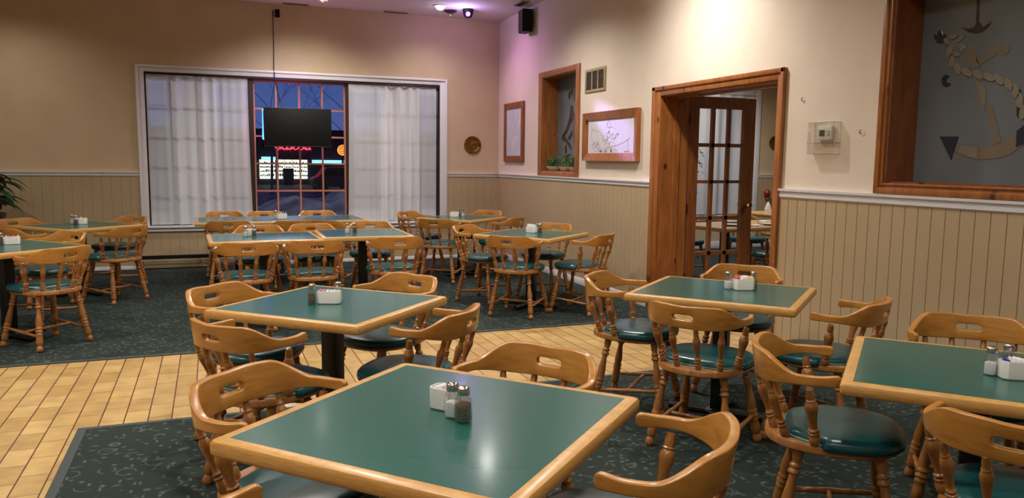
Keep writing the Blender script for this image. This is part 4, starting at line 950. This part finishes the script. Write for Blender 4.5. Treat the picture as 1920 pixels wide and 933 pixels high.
b = B(); b.prism([(-1.0, .25), (-1.02, .6), (-.75, .72), (-.4, 1.12), (.55, 1.15), (.95, .75), (1.05, .62), (1.05, .25)], -.75, .75, 'y'); b.obj('car_body', 'car', ca)
b = B(); b.prism([(-.62, .74), (-.36, 1.05), (.08, 1.07), (.08, .74)], -.77, -.745, 'y'); b.prism([(.14, .74), (.14, 1.07), (.5, 1.08), (.78, .76)], -.77, -.745, 'y'); b.obj('side_window', 'tv', ca, smooth=False)
for xx in (-.62, .64):
    for yy in (-.76, .6): b = B(); b.lathe([(.1, 0), (.27, .02), (.28, .16), (.1, .18)], 20, (xx, yy, .28), (xx, yy+1, .28)); b.obj('wheel', 'black', ca)
b = B()
nx = 60; t = bmesh.new(); rows = []; rnd = random.Random(2)
for i in range(nx+1):
    row = []
    for j in range(13):
        u, v = i/nx, j/12; hgt = math.sin(PI*v)**1.2*(.62+.16*math.sin(u*23)+.12*math.sin(u*57+v*5)); row.append(t.verts.new((-6+u*14, 15.5+v*4.5, -.08+hgt+rnd.uniform(-.03, .03))))
    rows.append(row)
for i in range(nx):
    for j in range(12): t.faces.new((rows[i][j], rows[i+1][j], rows[i+1][j+1], rows[i][j+1]))
tag(b.join(t).obj('snow_bank', 'snow', ang=180), 'low bank of dirty snow along the street outside', 'snow bank')
def bare_tree(x, y, h_, seed, lab):
    rnd = random.Random(seed); t_ = empty('bare_tree', (x, y, -.07), 0, lab, 'tree', 'bare trees outside'); B().tube([(0, 0, 0), (.05, 0, h_*.3), (0, 0, h_*.55)], [.06, .05, .03], 7).obj('trunk', 'bark', t_)
    b = B()
    def br(p, d, L, r_, n):
        q = p+d*L; b.tube([p, p+d*L*.5+Vector((rnd.uniform(-.08, .08), 0, rnd.uniform(-.05, .05)))*L, q], [r_, r_*.8, r_*.55], 4)
        if n:
            for _ in range(3): br(p+d*L*rnd.uniform(.5, 1), (d+Vector((rnd.uniform(-.8, .8), rnd.uniform(-.5, .5), rnd.uniform(-.1, .6)))).normalized(), L*.66, r_*.55, n-1)
    for k in range(5): br(Vector((0, 0, h_*(.35+.05*k))), Vector((math.cos(k*2.4), math.sin(k*2.4)*.5, .9)).normalized(), h_*.3, .013, 3)
    b.obj('branches', 'bark', t_)
bare_tree(2.4, 34, 6.5, 1, 'bare tree outside behind the left of the television'); bare_tree(5.3, 33, 6.5, 5, 'bare tree outside behind the right of the television'); bare_tree(8.6, 30, 6.0, 8, 'bare tree outside at the right of the middle panes')

# ------------------------------------------------------------------ world, lights, camera
sc = bpy.context.scene
w = bpy.data.worlds.new('dusk'); sc.world = w; w.use_nodes = True; nt = w.node_tree; nt.nodes.clear()
wo = nt.nodes.new('ShaderNodeOutputWorld'); bg = nt.nodes.new('ShaderNodeBackground'); tc = nt.nodes.new('ShaderNodeTexCoord'); sx = nt.nodes.new('ShaderNodeSeparateXYZ'); cr = nt.nodes.new('ShaderNodeValToRGB')
cr.color_ramp.elements[0].position = 0; cr.color_ramp.elements[0].color = srgb(90, 112, 170); cr.color_ramp.elements[1].position = .3; cr.color_ramp.elements[1].color = srgb(24, 50, 140)
nt.links.new(tc.outputs['Generated'], sx.inputs[0]); nt.links.new(sx.outputs['Z'], cr.inputs[0]); nt.links.new(cr.outputs[0], bg.inputs[0]); bg.inputs[1].default_value = .8; nt.links.new(bg.outputs[0], wo.inputs[0])
def lamp(name, typ, loc, col, power, target=None, **k):
    l = bpy.data.lights.new(name, typ); l.color = col; l.energy = power
    for a, v in k.items(): setattr(l, a, v)
    o = bpy.data.objects.new(name, l); C.objects.link(o); o.location = loc
    if target is not None: o.rotation_euler = (Vector(target)-Vector(loc)).to_track_quat('-Z', 'Y').to_euler()
    return o
WARM = (1, .945, .88)
DOWN = [(2.92, 10.19, 22), (1.25, 9.97, 26), (2.85, 7.99, 60), (.3, 7.6, 46), (-2.2, 7.6, 36), (-2.2, 9.9, 18), (3.1, 5.6, 75), (.6, 5.3, 62), (-2.2, 5.3, 70), (2.6, 2.6, 35), (.4, 2.8, 60), (-2.2, 2.8, 50), (2.4, .2, 30), (0, .2, 40), (-2.4, 0, 40), (-4.5, 8, 14), (-4.5, 4, 40)]
for x, y, e in DOWN:
    lamp('ceiling_downlight', 'SPOT', (x, y, ZC-.07), WARM, e*2.7, (x, y, 0), spot_size=R(150), spot_blend=.9, shadow_soft_size=.07)
lamp('curtain_fill', 'SPOT', (1.2, 8.5, ZC-.08), (1, .96, .92), 150, (1.2, YB, 1.35), spot_size=R(72), spot_blend=.9, shadow_soft_size=.12)  # added fill that brightens the curtains from inside, no real fitting
lamp('wall_wash', 'SPOT', (3.3, 5.7, ZC-.06), (1, .95, .9), 42, (XW, 5.8, 2.9), spot_size=R(110), spot_blend=1, shadow_soft_size=.1)
lamp('violet_beam', 'SPOT', (3.3, 10.2, ZC-.13), (.42, .32, 1), 1300, (XW, 7.25, 1.74), spot_size=R(8), spot_blend=.8, shadow_soft_size=.02)
lamp('pink_beam', 'SPOT', (3.2, 10.2, ZC-.13), (.9, .35, .9), 30, (XW, 9.8, 1.7), spot_size=R(120), spot_blend=1, shadow_soft_size=.05)
lamp('violet_sill_beam', 'SPOT', (3.2, 10.2, ZC-.13), (.3, .2, 1), 120, (.6, YB-.02, 2.56), spot_size=R(16), spot_blend=1, shadow_soft_size=.02)
lamp('dome_glow', 'POINT', (3.22, 10.12, ZC-.16), (.55, .38, 1), 9, shadow_soft_size=.05)
lamp('neon_glow', 'POINT', (1.05, YB-.03, 1.9), (1, .22, .7), 16, shadow_soft_size=.12)
lamp('curtain_backlight', 'POINT', (1.2, 14.6, 3.6), (.95, .97, 1), 320, shadow_soft_size=.2)  # added outdoor light that backlights the curtains, no lamp post stands there
for x, y in ((7.2, 9.7), (6.2, 7.6), (8.5, 6), (6.5, 4)): lamp('side_room_light', 'SPOT', (x, y, ZC-.06), (1, .95, .9), 260 if x == 7.2 else 120, (x, y, 0), spot_size=R(150), spot_blend=.9, shadow_soft_size=.1)  # unseen lamps; the strongest is added to brighten the side room curtain

FPX = 1446.296
rv, uv, fv = Vector((.93176063, -.3629148, .01072288)), Vector((.03115888, .10935337, .99351445)), Vector((.36173368, .92538354, -.11319918))
cam = bpy.data.cameras.new('camera'); co = bpy.data.objects.new('camera', cam); C.objects.link(co)
m = Matrix((rv, uv, -fv)).transposed().to_4x4(); m.translation = (0, 0, 1.45); co.matrix_world = m
cam.sensor_fit = 'HORIZONTAL'; cam.sensor_width = 36; cam.lens = FPX/1920*36; cam.clip_start = .05; cam.clip_end = 300
sc.camera = co
sc.view_settings.view_transform = 'Filmic' if False else 'Standard'
sc.view_settings.look = 'None'; sc.view_settings.exposure = 0; sc.view_settings.gamma = 1
sc.cycles.use_denoising = True; sc.cycles.max_bounces = 8; sc.cycles.transparent_max_bounces = 16; sc.cycles.sample_clamp_indirect = 6
